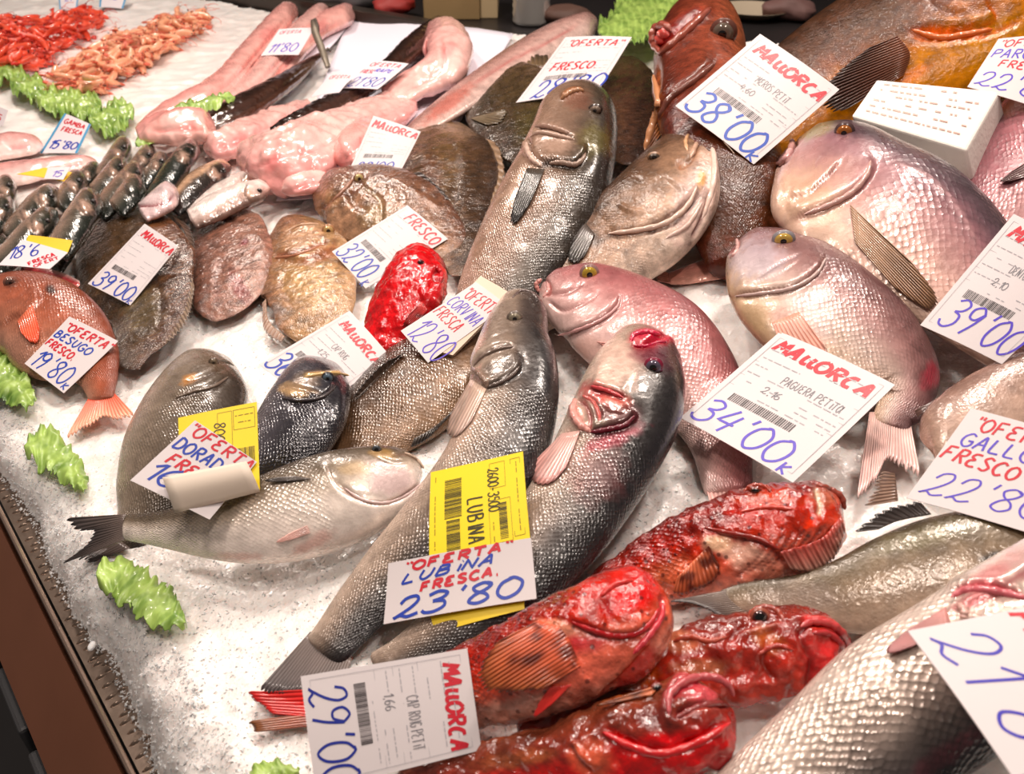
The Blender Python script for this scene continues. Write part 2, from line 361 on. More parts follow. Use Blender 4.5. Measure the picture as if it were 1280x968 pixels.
def fin(q, name, mode, base, tip, nr=12, c1=(120, 100, 90), c2=(60, 50, 48), lift=3, jag=.12, amp=1.0, th=.0009, off=0., label=None, parent=None, spots=None):
    nu = nr * 5 + 1; nv = 9
    B = spline(base, nu)[:, :2]; Tp = spline(tip, nu)[:, :2]; u = np.linspace(0, 1, nu); ph = u * nr
    tmax = 1 - jag * np.abs((ph % 1) - .5) * 2 - jag * .6 * (hashn(np.floor(ph).astype(int), 3, 5, len(name)) - .2)
    if mode == 'surface': tmax = tmax * (1 - .38 * np.abs(2 * u - 1) ** 2.6)
    t = np.linspace(0, 1, nv)[None] * tmax[:, None]
    PX = B[:, None, 0] * (1 - t) + Tp[:, None, 0] * t; PY = B[:, None, 1] * (1 - t) + Tp[:, None, 1] * t
    mp = q.mpp
    if mode == 'surface':
        bd = []
        for k in range(nu):
            h = fcast(q, *B[k]); bd.append(np.nan if h[0] is None else np.dot(np.array(h[0]) - CAM, RF))
        bd = np.array(bd)
        if np.isnan(bd).all(): bd[:] = np.nanmean([np.dot(q.C[len(q.C) // 3] - CAM, RF)])
        ok = ~np.isnan(bd); bd = np.interp(u, u[ok], bd[ok])
        dep = bd[:, None] - (.5 + lift * np.sin(t * math.pi / 2)) * mp
        for k in range(0, nu):     # stay clear of the skin beneath
            for l in range(nv):
                h = fcast(q, PX[k, l], PY[k, l])
                if h[0] is not None:
                    dd = np.dot(np.array(h[0]) - CAM, RF) - (1.2 + amp + lift * .35 * t[k, l]) * mp
                    if dd < dep[k, l]: dep[k, l] = dd
        dep = np.minimum(dep, (np.roll(dep, 1, 0) + np.roll(dep, -1, 0)) / 2 if nu > 3 else dep); dep[0] = dep[1]; dep[-1] = dep[-2]
        P = CAM + rays(PX, PY) * dep[..., None]; Nn = nrm(CAM - P)
    else:
        i = np.argmin((q.px[:, 0, None] - B[None, :, 0]) ** 2 + (q.px[:, 1, None] - B[None, :, 1]) ** 2, 0)
        i = np.full_like(i, int(np.median(i))) if mode == 'tail' else i
        Cm = q.C[i] + q.N[i] * off * mp; Nn_ = q.N[i]
        P = on_plane(PX, PY, Cm[:, None], Nn_[:, None]); Nn = np.broadcast_to(Nn_[:, None], P.shape)
        hz = ice(P[..., 0], P[..., 1]) + .002; P[..., 2] = np.maximum(P[..., 2], hz)
        P = P + nrm(CAM - P) * (lift * t ** 2 * mp)[..., None]
    rid = np.cos(ph * 2 * math.pi)[:, None] * (.25 + .75 * t)
    P = P + Nn * (rid * amp * mp)[..., None]
    tc = t / np.maximum(.3, tmax[:, None]); C = srgb(c1) * (1 - tc[..., None]) + srgb(c2) * tc[..., None]
    C = C * (1 + .35 * rid[..., None]) * (1 + .35 * fbm(P, 120, 3, 2)[..., None])
    if name == 'pectoral_fin' and 'scorp' in q.key:
        sp = np.clip((noise(P, 170, 8) - .15) * 4, 0, 1)[..., None]; C = C * (1 - sp * .85) + srgb((80, 20, 14)) * sp * .85
    C = np.clip(np.concatenate([C, np.ones_like(C[..., :1])], -1), .002, 1)
    o = mesh_from(name, P.reshape(-1, 3), grid_faces(nu, nv), fin_mat(), q.root if parent is None else parent, q.o, C.reshape(-1, 4))
    solid(o, th)
    if label: o['label'] = label
    return o

def tube_on(q, name, pts, r, rgb, push=.3, label=None, rough=.25, mat=None):
    """a soft ridge of flesh (lip, gill edge) lying on the skin along a line"""
    S = spline(pts, max(14, len(pts) * 7))[:, :2]; dep = []
    for x, y in S:
        h = fcast(q, x, y); dep.append(np.nan if h[0] is None else np.dot(np.array(h[0]) - CAM, RF))
    dep = np.array(dep); ok = ~np.isnan(dep)
    if not ok.any(): return
    i = np.arange(len(dep)); dep = np.interp(i, i[ok], dep[ok]); dep = np.convolve(np.pad(dep, 2, 'edge'), np.ones(5) / 5, 'valid')
    P = CAM + rays(S[:, 0], S[:, 1]) * (dep - push * r * q.mpp)[:, None]
    rr = r * q.mpp * np.sqrt(np.clip(1 - (2 * i / i[-1] - 1) ** 4, .02, 1)) * (1 + .12 * np.sin(i * 1.3))
    v, f = tube_vf(P, rr, 12); o = mesh_from(name, v, f, mat or plain('%s_%d_%d_%d' % (name, *rgb), rgb, rough, 0, .3, 250, coat=.6, var=.2), q.root, q.o)
    if label: o['label'] = label
    return o
def lips(key, *items):
    q = FISH[key]
    for it in items: tube_on(q, *it)
# ---------------------------------------------------------------- the stall: steel tray, rim, front panel
steel = plain('wet_steel', (128, 112, 100), .3, .85, .35, 45, var=.25); panel_m = plain('front_panel_steel', (168, 110, 84), .3, .45, .12, 6, var=.3)  # front panel: the brown reflected in the polished steel is put into its base colour
dark = plain('dark_steel', (40, 37, 38), .4, .3); grey_m = plain('grey_kick_panel', (74, 74, 76), .5, .2, var=.15, bscale=8)
ZT = .842
def at_z(px, py, z):
    d = rays(px, py); t = (z - CAMZ) / d[..., 2]; return CAM + d * t[..., None]
Ra = at_z(0., 636., ZT); Rb = at_z(167., 968., ZT); rd = nrm(Rb - Ra); rd[2] = 0; rd = nrm(rd)
rn = np.array([-rd[1], rd[0], 0.]);
if rn[0] < 0: rn = -rn          # rn points into the stall, rd runs towards the viewer
def lw(l, e, z): return Ra + rd * l + rn * e + np.array([0, 0, z - Ra[2]])
L0, L1 = -2.2, .75
floor = mesh_from('floor', *box_vf(-4, 4, -1.5, 5.5, -.05, 0), plain('floor_tiles', (60, 58, 58), .35, 0, .1, 3, var=.3)); floor['kind'] = 'structure'
wall = mesh_from('wall_back', *box_vf(-4, 4, 5.5, 5.6, 0, 3.2), plain('back_wall', (70, 64, 60), .8, var=.2, bscale=2)); wall['kind'] = 'structure'
ctr = empty('display_counter', lw(-.5, .5, 0), 'long wet steel fish counter with raised rim and polished front panel coloured with a brown reflection', 'counter')
def slab(name, l0, l1, e0, e1, z0, z1, mat, par, bev=0):
    c = [lw(l, e, z) for l in (l0, l1) for e in (e0, e1) for z in (z0, z1)]
    o = mesh_from(name, c, [(0, 1, 3, 2), (4, 6, 7, 5), (0, 4, 5, 1), (2, 3, 7, 6), (0, 2, 6, 4), (1, 5, 7, 3)], mat, par, ctr.location if par else None, smooth=False)
    if bev: bevelmod(o, bev)
    return o
slab('tray', L0, L1, .004, 1.2, ZT - .02, ZT - .004, steel, ctr)
slab('rim', L0, L1, -.004, .0015, ZT - .022, ZT + .004, plain('rim_steel', (190, 165, 150), .2, .9, .1, 30), ctr, .003)
ZA = ZT - .10; a1, a2 = at_z(0., 832., ZA), at_z(62., 968., ZA); ea = float(((a1 - Ra) @ rn + (a2 - Ra) @ rn) / 2)
ap = [lw(l, e, z) for l in (L0, L1) for e, z in ((-.008, ZT - .004), (ea, ZA), (ea + .01, ZA - .015), (-.004, ZT - .02))]
mesh_from('front_panel', ap, [(0, 1, 5, 4), (1, 2, 6, 5), (2, 3, 7, 6), (3, 0, 4, 7), (3, 2, 1, 0), (4, 5, 6, 7)], panel_m, ctr, ctr.location, smooth=False)
slab('lower_front', L0, L1, ea, ea + .02, .3, ZA - .012, grey_m, ctr)
slab('cabinet', L0, L1, .16, 1.1, .02, ZT - .03, dark, ctr)
for k in range(14):
    l = -1.2 + k * .13; slab('base_strip', l, l + .1, ea - .012, ea, .1, ZA - .03, grey_m, ctr, .004)
rng = np.random.default_rng(4); pr_ = []
for k in range(300):        # oval anti-slip studs pressed in the tray
    l, e = -.7 + (k // 3) * .013 + rng.uniform(-.003, .003), .009 + (k % 3) * .013 + rng.uniform(-.002, .002)
    if k % 3 == 0: e += .004
    c = lw(l, e, ZT - .004); th = np.linspace(0, 2 * math.pi, 10, endpoint=False); ring = []
    for rr, zz in ((1, 0), (.6, .0022), (.05, .003)):
        for a in th: ring.append(c + rn * math.cos(a) * .0055 * rr + rd * math.sin(a) * .002 * rr + np.array([0, 0, zz * .8]))
    pr_.append((ring, [tuple(q) for q in grid_faces(3, 10, True)]))
V, Fc = join_vf(pr_); o = mesh_from('tread_studs', V, Fc, steel, ctr, ctr.location); o['kind'] = 'stuff'
# ---------------------------------------------------------------- the bed of crushed ice
m, nt, b = nodes('crushed_ice'); Lk = nt.links.new; tc = N(nt, 'ShaderNodeTexCoord')
v1 = N(nt, 'ShaderNodeTexVoronoi'); v1.inputs['Scale'].default_value = 150; v2 = N(nt, 'ShaderNodeTexVoronoi'); v2.inputs['Scale'].default_value = 330
nz = N(nt, 'ShaderNodeTexNoise'); nz.inputs['Scale'].default_value = 14; nz.inputs['Detail'].default_value = 5
for q in (v1, v2, nz): Lk(tc.outputs['Object'], q.inputs['Vector'])
sp = N(nt, 'ShaderNodeSeparateColor'); Lk(v1.outputs['Color'], sp.inputs[0])
bp = N(nt, 'ShaderNodeBump'); bp.inputs['Strength'].default_value = .4; bp.inputs['Distance'].default_value = .0016
Lk(math_(nt, 'ADD', math_(nt, 'ADD', v1.outputs['Distance'], math_(nt, 'MULTIPLY', sp.outputs[0], .5)), math_(nt, 'MULTIPLY', v2.outputs['Distance'], .5)), bp.inputs['Height'])
Lk(bp.outputs[0], b.inputs['Normal'])
rp = N(nt, 'ShaderNodeMix', data_type='RGBA'); rp.inputs[6].default_value = (*srgb((240, 232, 228)), 1); rp.inputs[7].default_value = (*srgb((252, 247, 243)), 1)
Lk(nz.outputs['Fac'], rp.inputs[0]); Lk(rp.outputs[2], b.inputs['Base Color'])
b.inputs['Roughness'].default_value = .3; b.inputs['Subsurface Weight'].default_value = .7; b.inputs['Subsurface Scale'].default_value = .012; b.inputs['Subsurface Radius'].default_value = (1, .85, .8); b.inputs['Coat Weight'].default_value = .25
icem = m
foot = fx('G', [(-200, -330), (0, -40), (60, 60), (125, 140), (165, 260), (205, 340), (250, 430), (300, 510), (385, 610), (415, 700), (450, 790), (490, 860), (505, 920), (540, 1010), (600, 1150)])
fp = np.array([at_z(float(x), float(y), ZT) for x, y in foot]); fl = (fp - Ra) @ rd; fe = (fp - Ra) @ rn
def ice_surface(x, y):
    z = ice(x, y); P = np.stack([x, y, np.zeros_like(x)], -1); l = (P - np.array([Ra[0], Ra[1], 0])) @ rd; e = (P - np.array([Ra[0], Ra[1], 0])) @ rn
    e0 = np.interp(l, fl, fe) + .004 * noise(P, 45, 3) + .002 * noise(P, 120, 4)
    q = np.clip((e - e0) / .05, 0, 1); prof = np.sqrt(np.clip(1 - (1 - q) ** 2, 0, 1)) ** .9
    bump = .006 * fbm(P, 9, 1, 3) + .0035 * noise(P, 38, 7) + .0018 * noise(P, 110, 8) + .0012 * noise(P, 260, 9)
    zz = ZT - .012 + (z + bump - .004 - ZT + .012) * prof
    return zz, e - e0
ys = [.16]
while ys[-1] < 4.0: ys.append(ys[-1] + .0026 + .0032 * max(0, ys[-1] - .35))
ys = np.array(ys); xs = np.concatenate([np.arange(-2.6, -.8, .012), np.arange(-.8, 1.0, .005), np.arange(1.0, 2.0, .012)])
GX, GY = np.meshgrid(xs, ys, indexing='ij'); GZ, GE = ice_surface(GX, GY)
# only in the stall, and only where the picture could see it from near by
fc = grid_faces(len(xs), len(ys)); E = GE.ravel(); px_, py_, dz_ = project(np.stack([GX, GY, GZ], -1).reshape(-1, 3))
okv = (E > -.012) & (px_ > -220) & (px_ < 1500) & (py_ < 1180) & (dz_ > .1)
BK0, BK1 = hit(279., 3.), hit(640., 42.); bd = nrm(BK1 - BK0); bn = np.array([bd[1], -bd[0], 0]);
if bn[1] > 0: bn = -bn
GP = np.stack([GX.ravel(), GY.ravel(), GZ.ravel()], 1); okv &= ((GP - BK0) @ bn > -.01)
fc = fc[okv[fc].all(1)]; used = np.unique(fc); mp_ = np.zeros(len(GP), int); mp_[used] = np.arange(len(used))
bed = mesh_from('crushed_ice', GP[used], mp_[fc], icem, None, (0, 1, .9)); tag(bed, 'bed of white crushed ice sloping under all the fish', 'ice', kind='stuff')
# loose grains on top of it
m, nt, b = nodes('ice_grains'); b.inputs['Base Color'].default_value = (.97, .95, .94, 1); b.inputs['Roughness'].default_value = .3; b.inputs['Subsurface Weight'].default_value = .8; b.inputs['Subsurface Scale'].default_value = .01; b.inputs['Subsurface Radius'].default_value = (1, .9, .85)
b.inputs['IOR'].default_value = 1.31; b.inputs['Coat Weight'].default_value = .3
grm = m
rng = np.random.default_rng(11); ng = 16000
gx = rng.uniform(-10, 900, ng * 2); gy = 330 + 640 * rng.uniform(0, 1, ng * 2) ** .8
q = hit(gx, gy); z_, e_ = ice_surface(q[:, 0], q[:, 1]); kp = (e_ > -.004) & (e_ < 1.2); q = q[kp][:ng]; z_ = z_[kp][:ng]; e_ = e_[kp][:ng]
# extra at the broken edge of the bed
l_ = rng.uniform(-.35, .6, 5000); e2 = np.interp(l_, fl, fe) + rng.uniform(-.006, .05, 5000); pe = Ra + rd * l_[:, None] + rn * e2[:, None]
z2, _ = ice_surface(pe[:, 0], pe[:, 1]); z2 = np.maximum(z2, ZT)
cen = np.concatenate([np.c_[q[:, :2], z_ - .0004], np.c_[pe[:, :2], z2]]); n_ = len(cen)
O8 = np.array([(1, 0, 0), (-1, 0, 0), (0, 1, 0), (0, -1, 0), (0, 0, 1), (0, 0, -1.)]); F8 = np.array([(0, 2, 4), (2, 1, 4), (1, 3, 4), (3, 0, 4), (2, 0, 5), (1, 2, 5), (3, 1, 5), (0, 3, 5)])
sz = rng.uniform(.0006, .0015, (n_, 1)) * np.array([1, 1, .8]) * rng.uniform(.5, 1.5, (n_, 3))
Vg = O8[None] * sz[:, None] + rng.normal(0, .0005, (n_, 6, 3))
an = rng.uniform(0, 6.28, n_); ca, sa = np.cos(an), np.sin(an); tx = rng.uniform(-.8, .8, n_)
Vx = Vg[..., 0] * ca[:, None] - Vg[..., 1] * sa[:, None]; Vy = Vg[..., 0] * sa[:, None] + Vg[..., 1] * ca[:, None]; Vz = Vg[..., 2] + Vx * tx[:, None] * .6
Vg = np.stack([Vx, Vy, Vz], -1) + cen[:, None]
o = mesh_from('ice_grains', Vg.reshape(-1, 3), (F8[None] + 6 * np.arange(n_)[:, None, None]).reshape(-1, 3), grm, None, (0, 1, .9), smooth=False)
tag(o, 'loose glassy grains of crushed ice on the bed and along its broken edge', 'ice', kind='stuff')
c0 = at_z(117., 813., ZT)
o = mesh_from('ice_lump', c0 + np.array([0, 0, .006]) + O8 * np.array([.007, .012, .006]), F8, grm, None, c0, smooth=False)
o.modifiers.new('s', 'SUBSURF').levels = 1; tag(o, 'small white lump of ice lying alone on the steel tray', 'ice')
# ---------------------------------------------------------------- counter and things behind the stall
ZB = .90
bk = empty('back_worktop', BK1 - bn * .4, 'dark worktop running behind the fish stall', 'worktop')
def bx(name, x0, x1, y0, y1, z0, z1, mat, par=None, bev=.004):
    v, f = box_vf(x0, x1, y0, y1, z0, z1); o = mesh_from(name, v, f, mat, par, (par.location if par else ((x0 + x1) / 2, (y0 + y1) / 2, z0)), smooth=False); bevelmod(o, bev); return o
def bslab(name, l0, l1, e0, e1, z0, z1, mat, bev=.004):
    c = [BK1 * (1, 1, 0) + bd * (1, 1, 0) * l - bn * e + np.array([0, 0, z]) for l in (l0, l1) for e in (e0, e1) for z in (z0, z1)]
    o = mesh_from(name, c, [(0, 1, 3, 2), (4, 6, 7, 5), (0, 4, 5, 1), (2, 3, 7, 6), (0, 2, 6, 4), (1, 5, 7, 3)], mat, bk, bk.location, smooth=False); bevelmod(o, bev); return o
bslab('top', -2.4, 3.6, .09, 1.4, ZB - .05, ZB, dark); bslab('cabinet', -2.4, 3.6, .15, 1.35, .02, ZB - .05, dark)
bslab('ledge', -2.4, 3.6, .02, .07, ZB - .16, ZB + .035, plain('stall_back_ledge', (62, 54, 48), .35, .5))
# ---------------------------------------------------------------- handwriting: stroke letters
GL = {
'0': [('s', [(.35, 1), (.08, .78), (.04, .3), (.3, 0), (.6, .2), (.66, .7), (.4, 1), (.25, .97)])],
'1': [('l', [(.1, .7), (.42, 1), (.28, 0)])],
'2': [('s', [(.08, .72), (.2, .95), (.48, 1), (.6, .78), (.45, .45), (.12, .1), (.02, .02), (.2, .12), (.42, .0), (.72, .1)])],
'3': [('s', [(.08, .88), (.35, 1), (.62, .86), (.52, .64), (.25, .54)]), ('s', [(.25, .54), (.58, .46), (.64, .2), (.4, 0), (.12, .02), (0, .16)])],
'4': [('l', [(.36, 1), (.04, .38), (.66, .42)]), ('l', [(.62, .85), (.42, 0)])],
'5': [('s', [(.6, 1), (.2, .96), (.14, .6), (.45, .62), (.62, .35), (.4, 0), (.05, .08)])],
'6': [('s', [(.5, 1), (.18, .7), (.04, .3), (.25, 0), (.55, .12), (.55, .42), (.25, .48), (.06, .28)])],
'7': [('l', [(.05, .95), (.62, 1), (.25, 0)])],
'8': [('s', [(.58, .86), (.36, 1), (.1, .84), (.2, .62), (.5, .42), (.6, .18), (.36, 0), (.08, .14), (.18, .42), (.5, .66), (.6, .88), (.45, .99)])],
'9': [('s', [(.58, .84), (.34, 1), (.06, .84), (.14, .58), (.42, .56), (.6, .84), (.52, .4), (.34, 0)])],
"'": [('l', [(.3, 1.05), (.22, .8)])], '"': [('l', [(.12, 1.05), (.1, .8)]), ('l', [(.34, 1.05), (.32, .8)])], '.': [('l', [(.1, .04), (.2, .04)])], ',': [('l', [(.22, .06), (.12, -.12)])],
'-': [('l', [(.1, .45), (.55, .45)])], ' ': [],
'A': [('s', [(0, 0), (.2, .6), (.36, 1), (.46, .6), (.58, 0)]), ('l', [(.1, .36), (.54, .4)])],
'a': [('s', [(.55, .7), (.3, .98), (.04, .6), (.06, .2), (.3, .02), (.55, .5), (.62, .95), (.58, .4), (.68, .02)])],
'B': [('l', [(.06, 0), (.08, 1)]), ('s', [(.08, 1), (.45, .96), (.5, .7), (.1, .54)]), ('s', [(.1, .54), (.56, .48), (.56, .1), (.06, 0)])],
'C': [('s', [(.6, .86), (.34, 1), (.06, .7), (.06, .28), (.34, 0), (.62, .14)])],
'c': [('s', [(.5, .9), (.24, .86), (.06, .4), (.2, .04), (.5, .06)])],
'D': [('l', [(.06, 0), (.08, 1)]), ('s', [(.08, 1), (.5, .86), (.64, .5), (.5, .12), (.06, 0)])],
'E': [('s', [(.58, .98), (.2, .94), (.1, .7), (.36, .54), (.1, .4), (.08, .1), (.3, 0), (.6, .06)])],
'F': [('l', [(.58, 1), (.1, .96), (.06, 0)]), ('l', [(.08, .5), (.46, .54)])],
'G': [('s', [(.6, .86), (.34, 1), (.06, .7), (.06, .28), (.34, 0), (.6, .16), (.62, .46)]), ('l', [(.36, .44), (.66, .46)])],
'H': [('l', [(.06, 0), (.06, 1)]), ('l', [(.56, 0), (.56, 1)]), ('l', [(.06, .5), (.56, .5)])],
'I': [('l', [(.3, 0), (.3, 1)])], 'i': [('l', [(.3, 0), (.3, .7)]), ('l', [(.3, .95), (.32, 1.0)])],
'K': [('l', [(.1, 0), (.1, 1)]), ('l', [(.55, .9), (.12, .45), (.6, 0)])],
'L': [('s', [(.1, 1), (.06, .5), (.08, .04), (.3, .02), (.58, .04)])],
'l': [('s', [(.14, .8), (.1, .4), (.2, .06), (.45, .1)])],
'M': [('l', [(0, 0), (.12, 1), (.34, .35), (.56, 1), (.68, 0)])],
'N': [('l', [(.04, 0), (.1, 1), (.52, .04), (.58, 1)])],
'O': [('s', [(.34, 1), (.06, .74), (.06, .26), (.34, 0), (.62, .26), (.62, .74), (.34, 1)])],
'P': [('l', [(.08, 0), (.1, 1)]), ('s', [(.1, 1), (.56, .96), (.56, .6), (.1, .46)])],
'Q': [('s', [(.34, 1), (.06, .74), (.06, .26), (.34, 0), (.62, .26), (.62, .74), (.34, 1)]), ('l', [(.4, .25), (.66, -.05)])],
'R': [('l', [(.08, 0), (.1, 1)]), ('s', [(.1, 1), (.54, .96), (.54, .62), (.1, .5)]), ('l', [(.26, .5), (.6, 0)])],
'S': [('s', [(.58, .88), (.3, 1), (.08, .78), (.3, .54), (.56, .3), (.4, .02), (.04, .1)])],
'T': [('l', [(0, .96), (.64, 1)]), ('l', [(.34, .98), (.3, 0)])],
'U': [('s', [(.06, 1), (.06, .3), (.3, 0), (.54, .3), (.58, 1)])],
'V': [('l', [(.02, 1), (.28, 0), (.58, 1)])],
'Z': [('l', [(.04, 1), (.6, 1), (.04, 0), (.62, .02)])],
}
# ---------------------------------------------------------------- price cards
class CardCtx: pass
def card(name, label, quad, tilt=22., items=(), rgb=(212, 204, 205), excl=(), back=.0, bend=.02, th=.0006, key=None, group=None, kind_form=False, az=0., spike=False, fit=True, off=.0, edge=None, lipz=None, solve=True, like=None):
    Q = np.array(quad, float); cx, cy = Q.mean(0)
    best = None
    cand = [(tl, a) for tl in range(0, 66, 6) for a in range(-60, 61, 12)] if solve else [(tilt, az)]
    C0 = hit(cx, cy, .03)
    for tl, a in cand:
        r = math.radians(tl); aa = math.radians(a)
        n = np.array([math.sin(aa) * math.sin(r), -math.cos(aa) * math.sin(r), math.cos(r)])
        P = on_plane(Q[:, 0], Q[:, 1], C0, n); e = [P[(i + 1) % 4] - P[i] for i in range(4)]; ln = [np.linalg.norm(v) for v in e]
        cost = sum(abs(np.dot(e[i], e[(i + 1) % 4]) / ln[i] / ln[(i + 1) % 4]) for i in range(4)) * .5 + abs(math.log(ln[0] / ln[2])) + abs(math.log(ln[1] / ln[3])) + .012 * abs(tl - tilt) + .003 * abs(a)
        if best is None or cost < best[0]: best = (cost, n, tl, a)
    n = best[1] if like is None else like.n
    s, t = np.meshgrid(np.linspace(.02, .98, 7), np.linspace(.02, .98, 7)); w4 = [(1 - s) * (1 - t), s * (1 - t), s * t, (1 - s) * t]   # TL TR BR BL
    SX = sum(w4[k] * Q[k, 0] for k in range(4)).ravel(); SY = sum(w4[k] * Q[k, 1] for k in range(4)).ravel(); cs = []
    for x, y in zip(SX, SY):
        h = cast(x, y, excl); p = hit(x, y, .002); v = p @ n
        if h is not None: v = max(v, np.array(h[0]) @ n)
        cs.append(v)
    cs = np.sort(cs); cval = cs[-1] + .002 - back + off
    if like is not None: cval = like.c + off
    C = n * cval; P4 = on_plane(Q[:, 0], Q[:, 1], C, n); TL, TR, BR, BL = P4
    W = np.linalg.norm(TR - TL); H = np.linalg.norm(BL - TL)
    def mp(x, y, z=0.):    # x to the right, y upwards, 0..1
        x = np.asarray(x, float)[..., None]; y = np.asarray(y, float)[..., None]
        p = (TL * (1 - x) + TR * x) * y + (BL * (1 - x) + BR * x) * (1 - y)
        return p + n * (z + bend * W * (np.sin(math.pi * np.clip(x, 0, 1)) * .7 + .5 * (y - .5) ** 2 * 4 * .5))
    nx = ny = 18; gx, gy = np.meshgrid(np.linspace(0, 1, nx), np.linspace(0, 1, ny), indexing='ij')
    o0 = mp(.5, .0); root = empty(name, o0, label, 'price card', group)
    G = mp(gx, gy); sheet = mesh_from('card_sheet', G.reshape(-1, 3), grid_faces(nx, ny)[:, ::-1], plain('card_%d_%d_%d' % rgb, rgb, .45), root, o0, smooth=False); solid(sheet, th)
    if key: REG[key] = BVHTree.FromPolygons(G.reshape(-1, 3).tolist(), grid_faces(nx, ny).tolist())
    ctx = CardCtx(); ctx.mp = mp; ctx.W = W; ctx.H = H; ctx.root = root; ctx.o = o0; ctx.buf = {}; ctx.z = th / 2 + .0002; ctx.rng = random.Random(len(label) * 7 + int(cx)); ctx.n = n; ctx.P4 = P4; ctx.c = cval
    for it in items: it(ctx)
    for (nm, rgb2), (V, Fc) in ctx.buf.items():
        io = mesh_from(nm, V, Fc, plain('ink_%d_%d_%d' % rgb2, rgb2, .4), root, o0, smooth=False)
        if nm in ('printed_lines', 'barcode', 'print'): io['kind'] = 'stuff'
    return ctx
def ribbon(ctx, part, rgb, pts, wd):
    """pts in card units, wd in card widths"""
    P = np.array(pts, float); V, Fc = ctx.buf.setdefault((part, rgb), ([], []))
    M = P * np.array([ctx.W, ctx.H]); T = nrm(np.gradient(M, axis=0)); Nn = np.stack([-T[:, 1], T[:, 0]], 1) * wd * ctx.W / 2
    A = (M + Nn) / np.array([ctx.W, ctx.H]); B = (M - Nn) / np.array([ctx.W, ctx.H]); zz = ctx.z + .00002 * (len(Fc) % 7)
    k = len(V); V += ctx.mp(A[:, 0], A[:, 1], zz).tolist() + ctx.mp(B[:, 0], B[:, 1], zz).tolist(); m = len(P)
    Fc += [(k + i, k + m + i, k + m + i + 1, k + i + 1) for i in range(m - 1)]
RED = (196, 30, 48); BLUE = (30, 60, 165); VIO = (84, 66, 190); INK = (120, 118, 124); YINK = (60, 52, 10)
def text(s, p0, p1, h, rgb=BLUE, wd=.03, slant=.12, part=None, smooth_n=5, wob=0.):
    def f(ctx):
        W, H = ctx.W, ctx.H; a = np.array(p0) * (W, H); b = np.array(p1) * (W, H); d = b - a; L = np.hypot(*d); d = d / L; up = np.array([-d[1], d[0]]) * h * H
        adv = [.45 if c in "'\".,iI1 l" else .82 for c in s]; tot = sum(adv) - .12; x = 0; cw = L / tot
        nm = part or {RED: 'red_handwriting', BLUE: 'blue_handwriting', VIO: 'violet_handwriting'}.get(rgb, 'print')
        for c, ad in zip(s, adv):
            dy = ctx.rng.uniform(-wob, wob)
            for kind, pts in GL.get(c, GL.get(c.upper(), [])):
                P = np.array(pts, float) + (0, dy)
                if kind == 's': P = spline(P, len(P) * smooth_n)
                else: P = np.concatenate([P[k_] + (P[k_ + 1] - P[k_]) * np.linspace(0, 1, 6)[:, None][: 6 if k_ == len(P) - 2 else 5] for k_ in range(len(P) - 1)])
                M = a + d * ((x + P[:, :1] + slant * P[:, 1:]) * cw) + up * P[:, 1:]
                ribbon(ctx, nm, rgb, M / (W, H), wd)
            x += ad
    return f
def dashes(x0, x1, y, n, rgb=(150, 148, 152), wd=.012, skip=.2):
    def f(ctx):
        x = x0
        while x < x1:
            l = ctx.rng.uniform(.02, .07)
            if ctx.rng.random() > skip: ribbon(ctx, 'printed_lines', rgb, [(x, y), (min(x1, x + l), y)], wd)
            x += l + .015
    return f
def bars(x0, x1, y0, y1, rgb=(70, 64, 66), n=34, vert=False):
    def f(ctx):
        if vert:
            y = y0
            for k in range(n):
                st = (y1 - y0) / n; wdt = st * ctx.rng.uniform(.25, .8); ribbon(ctx, 'barcode', rgb, [(x0, y), (x1, y)], wdt * ctx.H / ctx.W); y += st
        else:
            st = (x1 - x0) / n
            for k in range(n): ribbon(ctx, 'barcode', rgb, [(x0 + k * st, y0), (x0 + k * st, y1)], st * ctx.rng.uniform(.25, .8))
    return f
def frame(x0, x1, y0, y1, rgb=(150, 146, 150), wd=.004):
    def f(ctx):
        for a, b in (((x0, y0), (x1, y0)), ((x1, y0), (x1, y1)), ((x1, y1), (x0, y1)), ((x0, y1), (x0, y0))): ribbon(ctx, 'printed_lines', rgb, [a, b], wd)
    return f
def form(species='', wt='', lo=.0, price_w=None):
    """the printed traceability form of the white cards"""
    g = (165, 162, 168); it = [frame(.05, .95, .05, .95, g)]
    for y in (.83, .74, .66, .58, .5): it.append(dashes(.08, .42, y, 5, g, .010)); 
    for y in (.8, .58, .5, .45): it.append(dashes(.62, .92, y, 4, g, .010))
    it += [dashes(.34, .9, .40, 5, g, .009), dashes(.1, .9, .88, 5, g, .008)]
    for y in (.69, .54, .43): it.append(lambda c, y=y: ribbon(c, 'printed_lines', g, [(.05, y), (.95, y)], .004))
    if species: it.append(text(species, (.36, .6), (.36 + .036 * len(species), .6), .07, INK, .008, 0, 'print'))
    if wt: it.append(text(wt, (.3, .47), (.46, .47), .06, INK, .009, 0, 'print'))
    it.append(bars(.16, .72, .30, .37))
    return it
MAL0 = [text('MallORCa', (.18, .83), (.9, .80), .09, RED, .022, .15)]
def ICL(*f):
    r = []
    for x in f: r += x if isinstance(x, list) else [x]
    return r
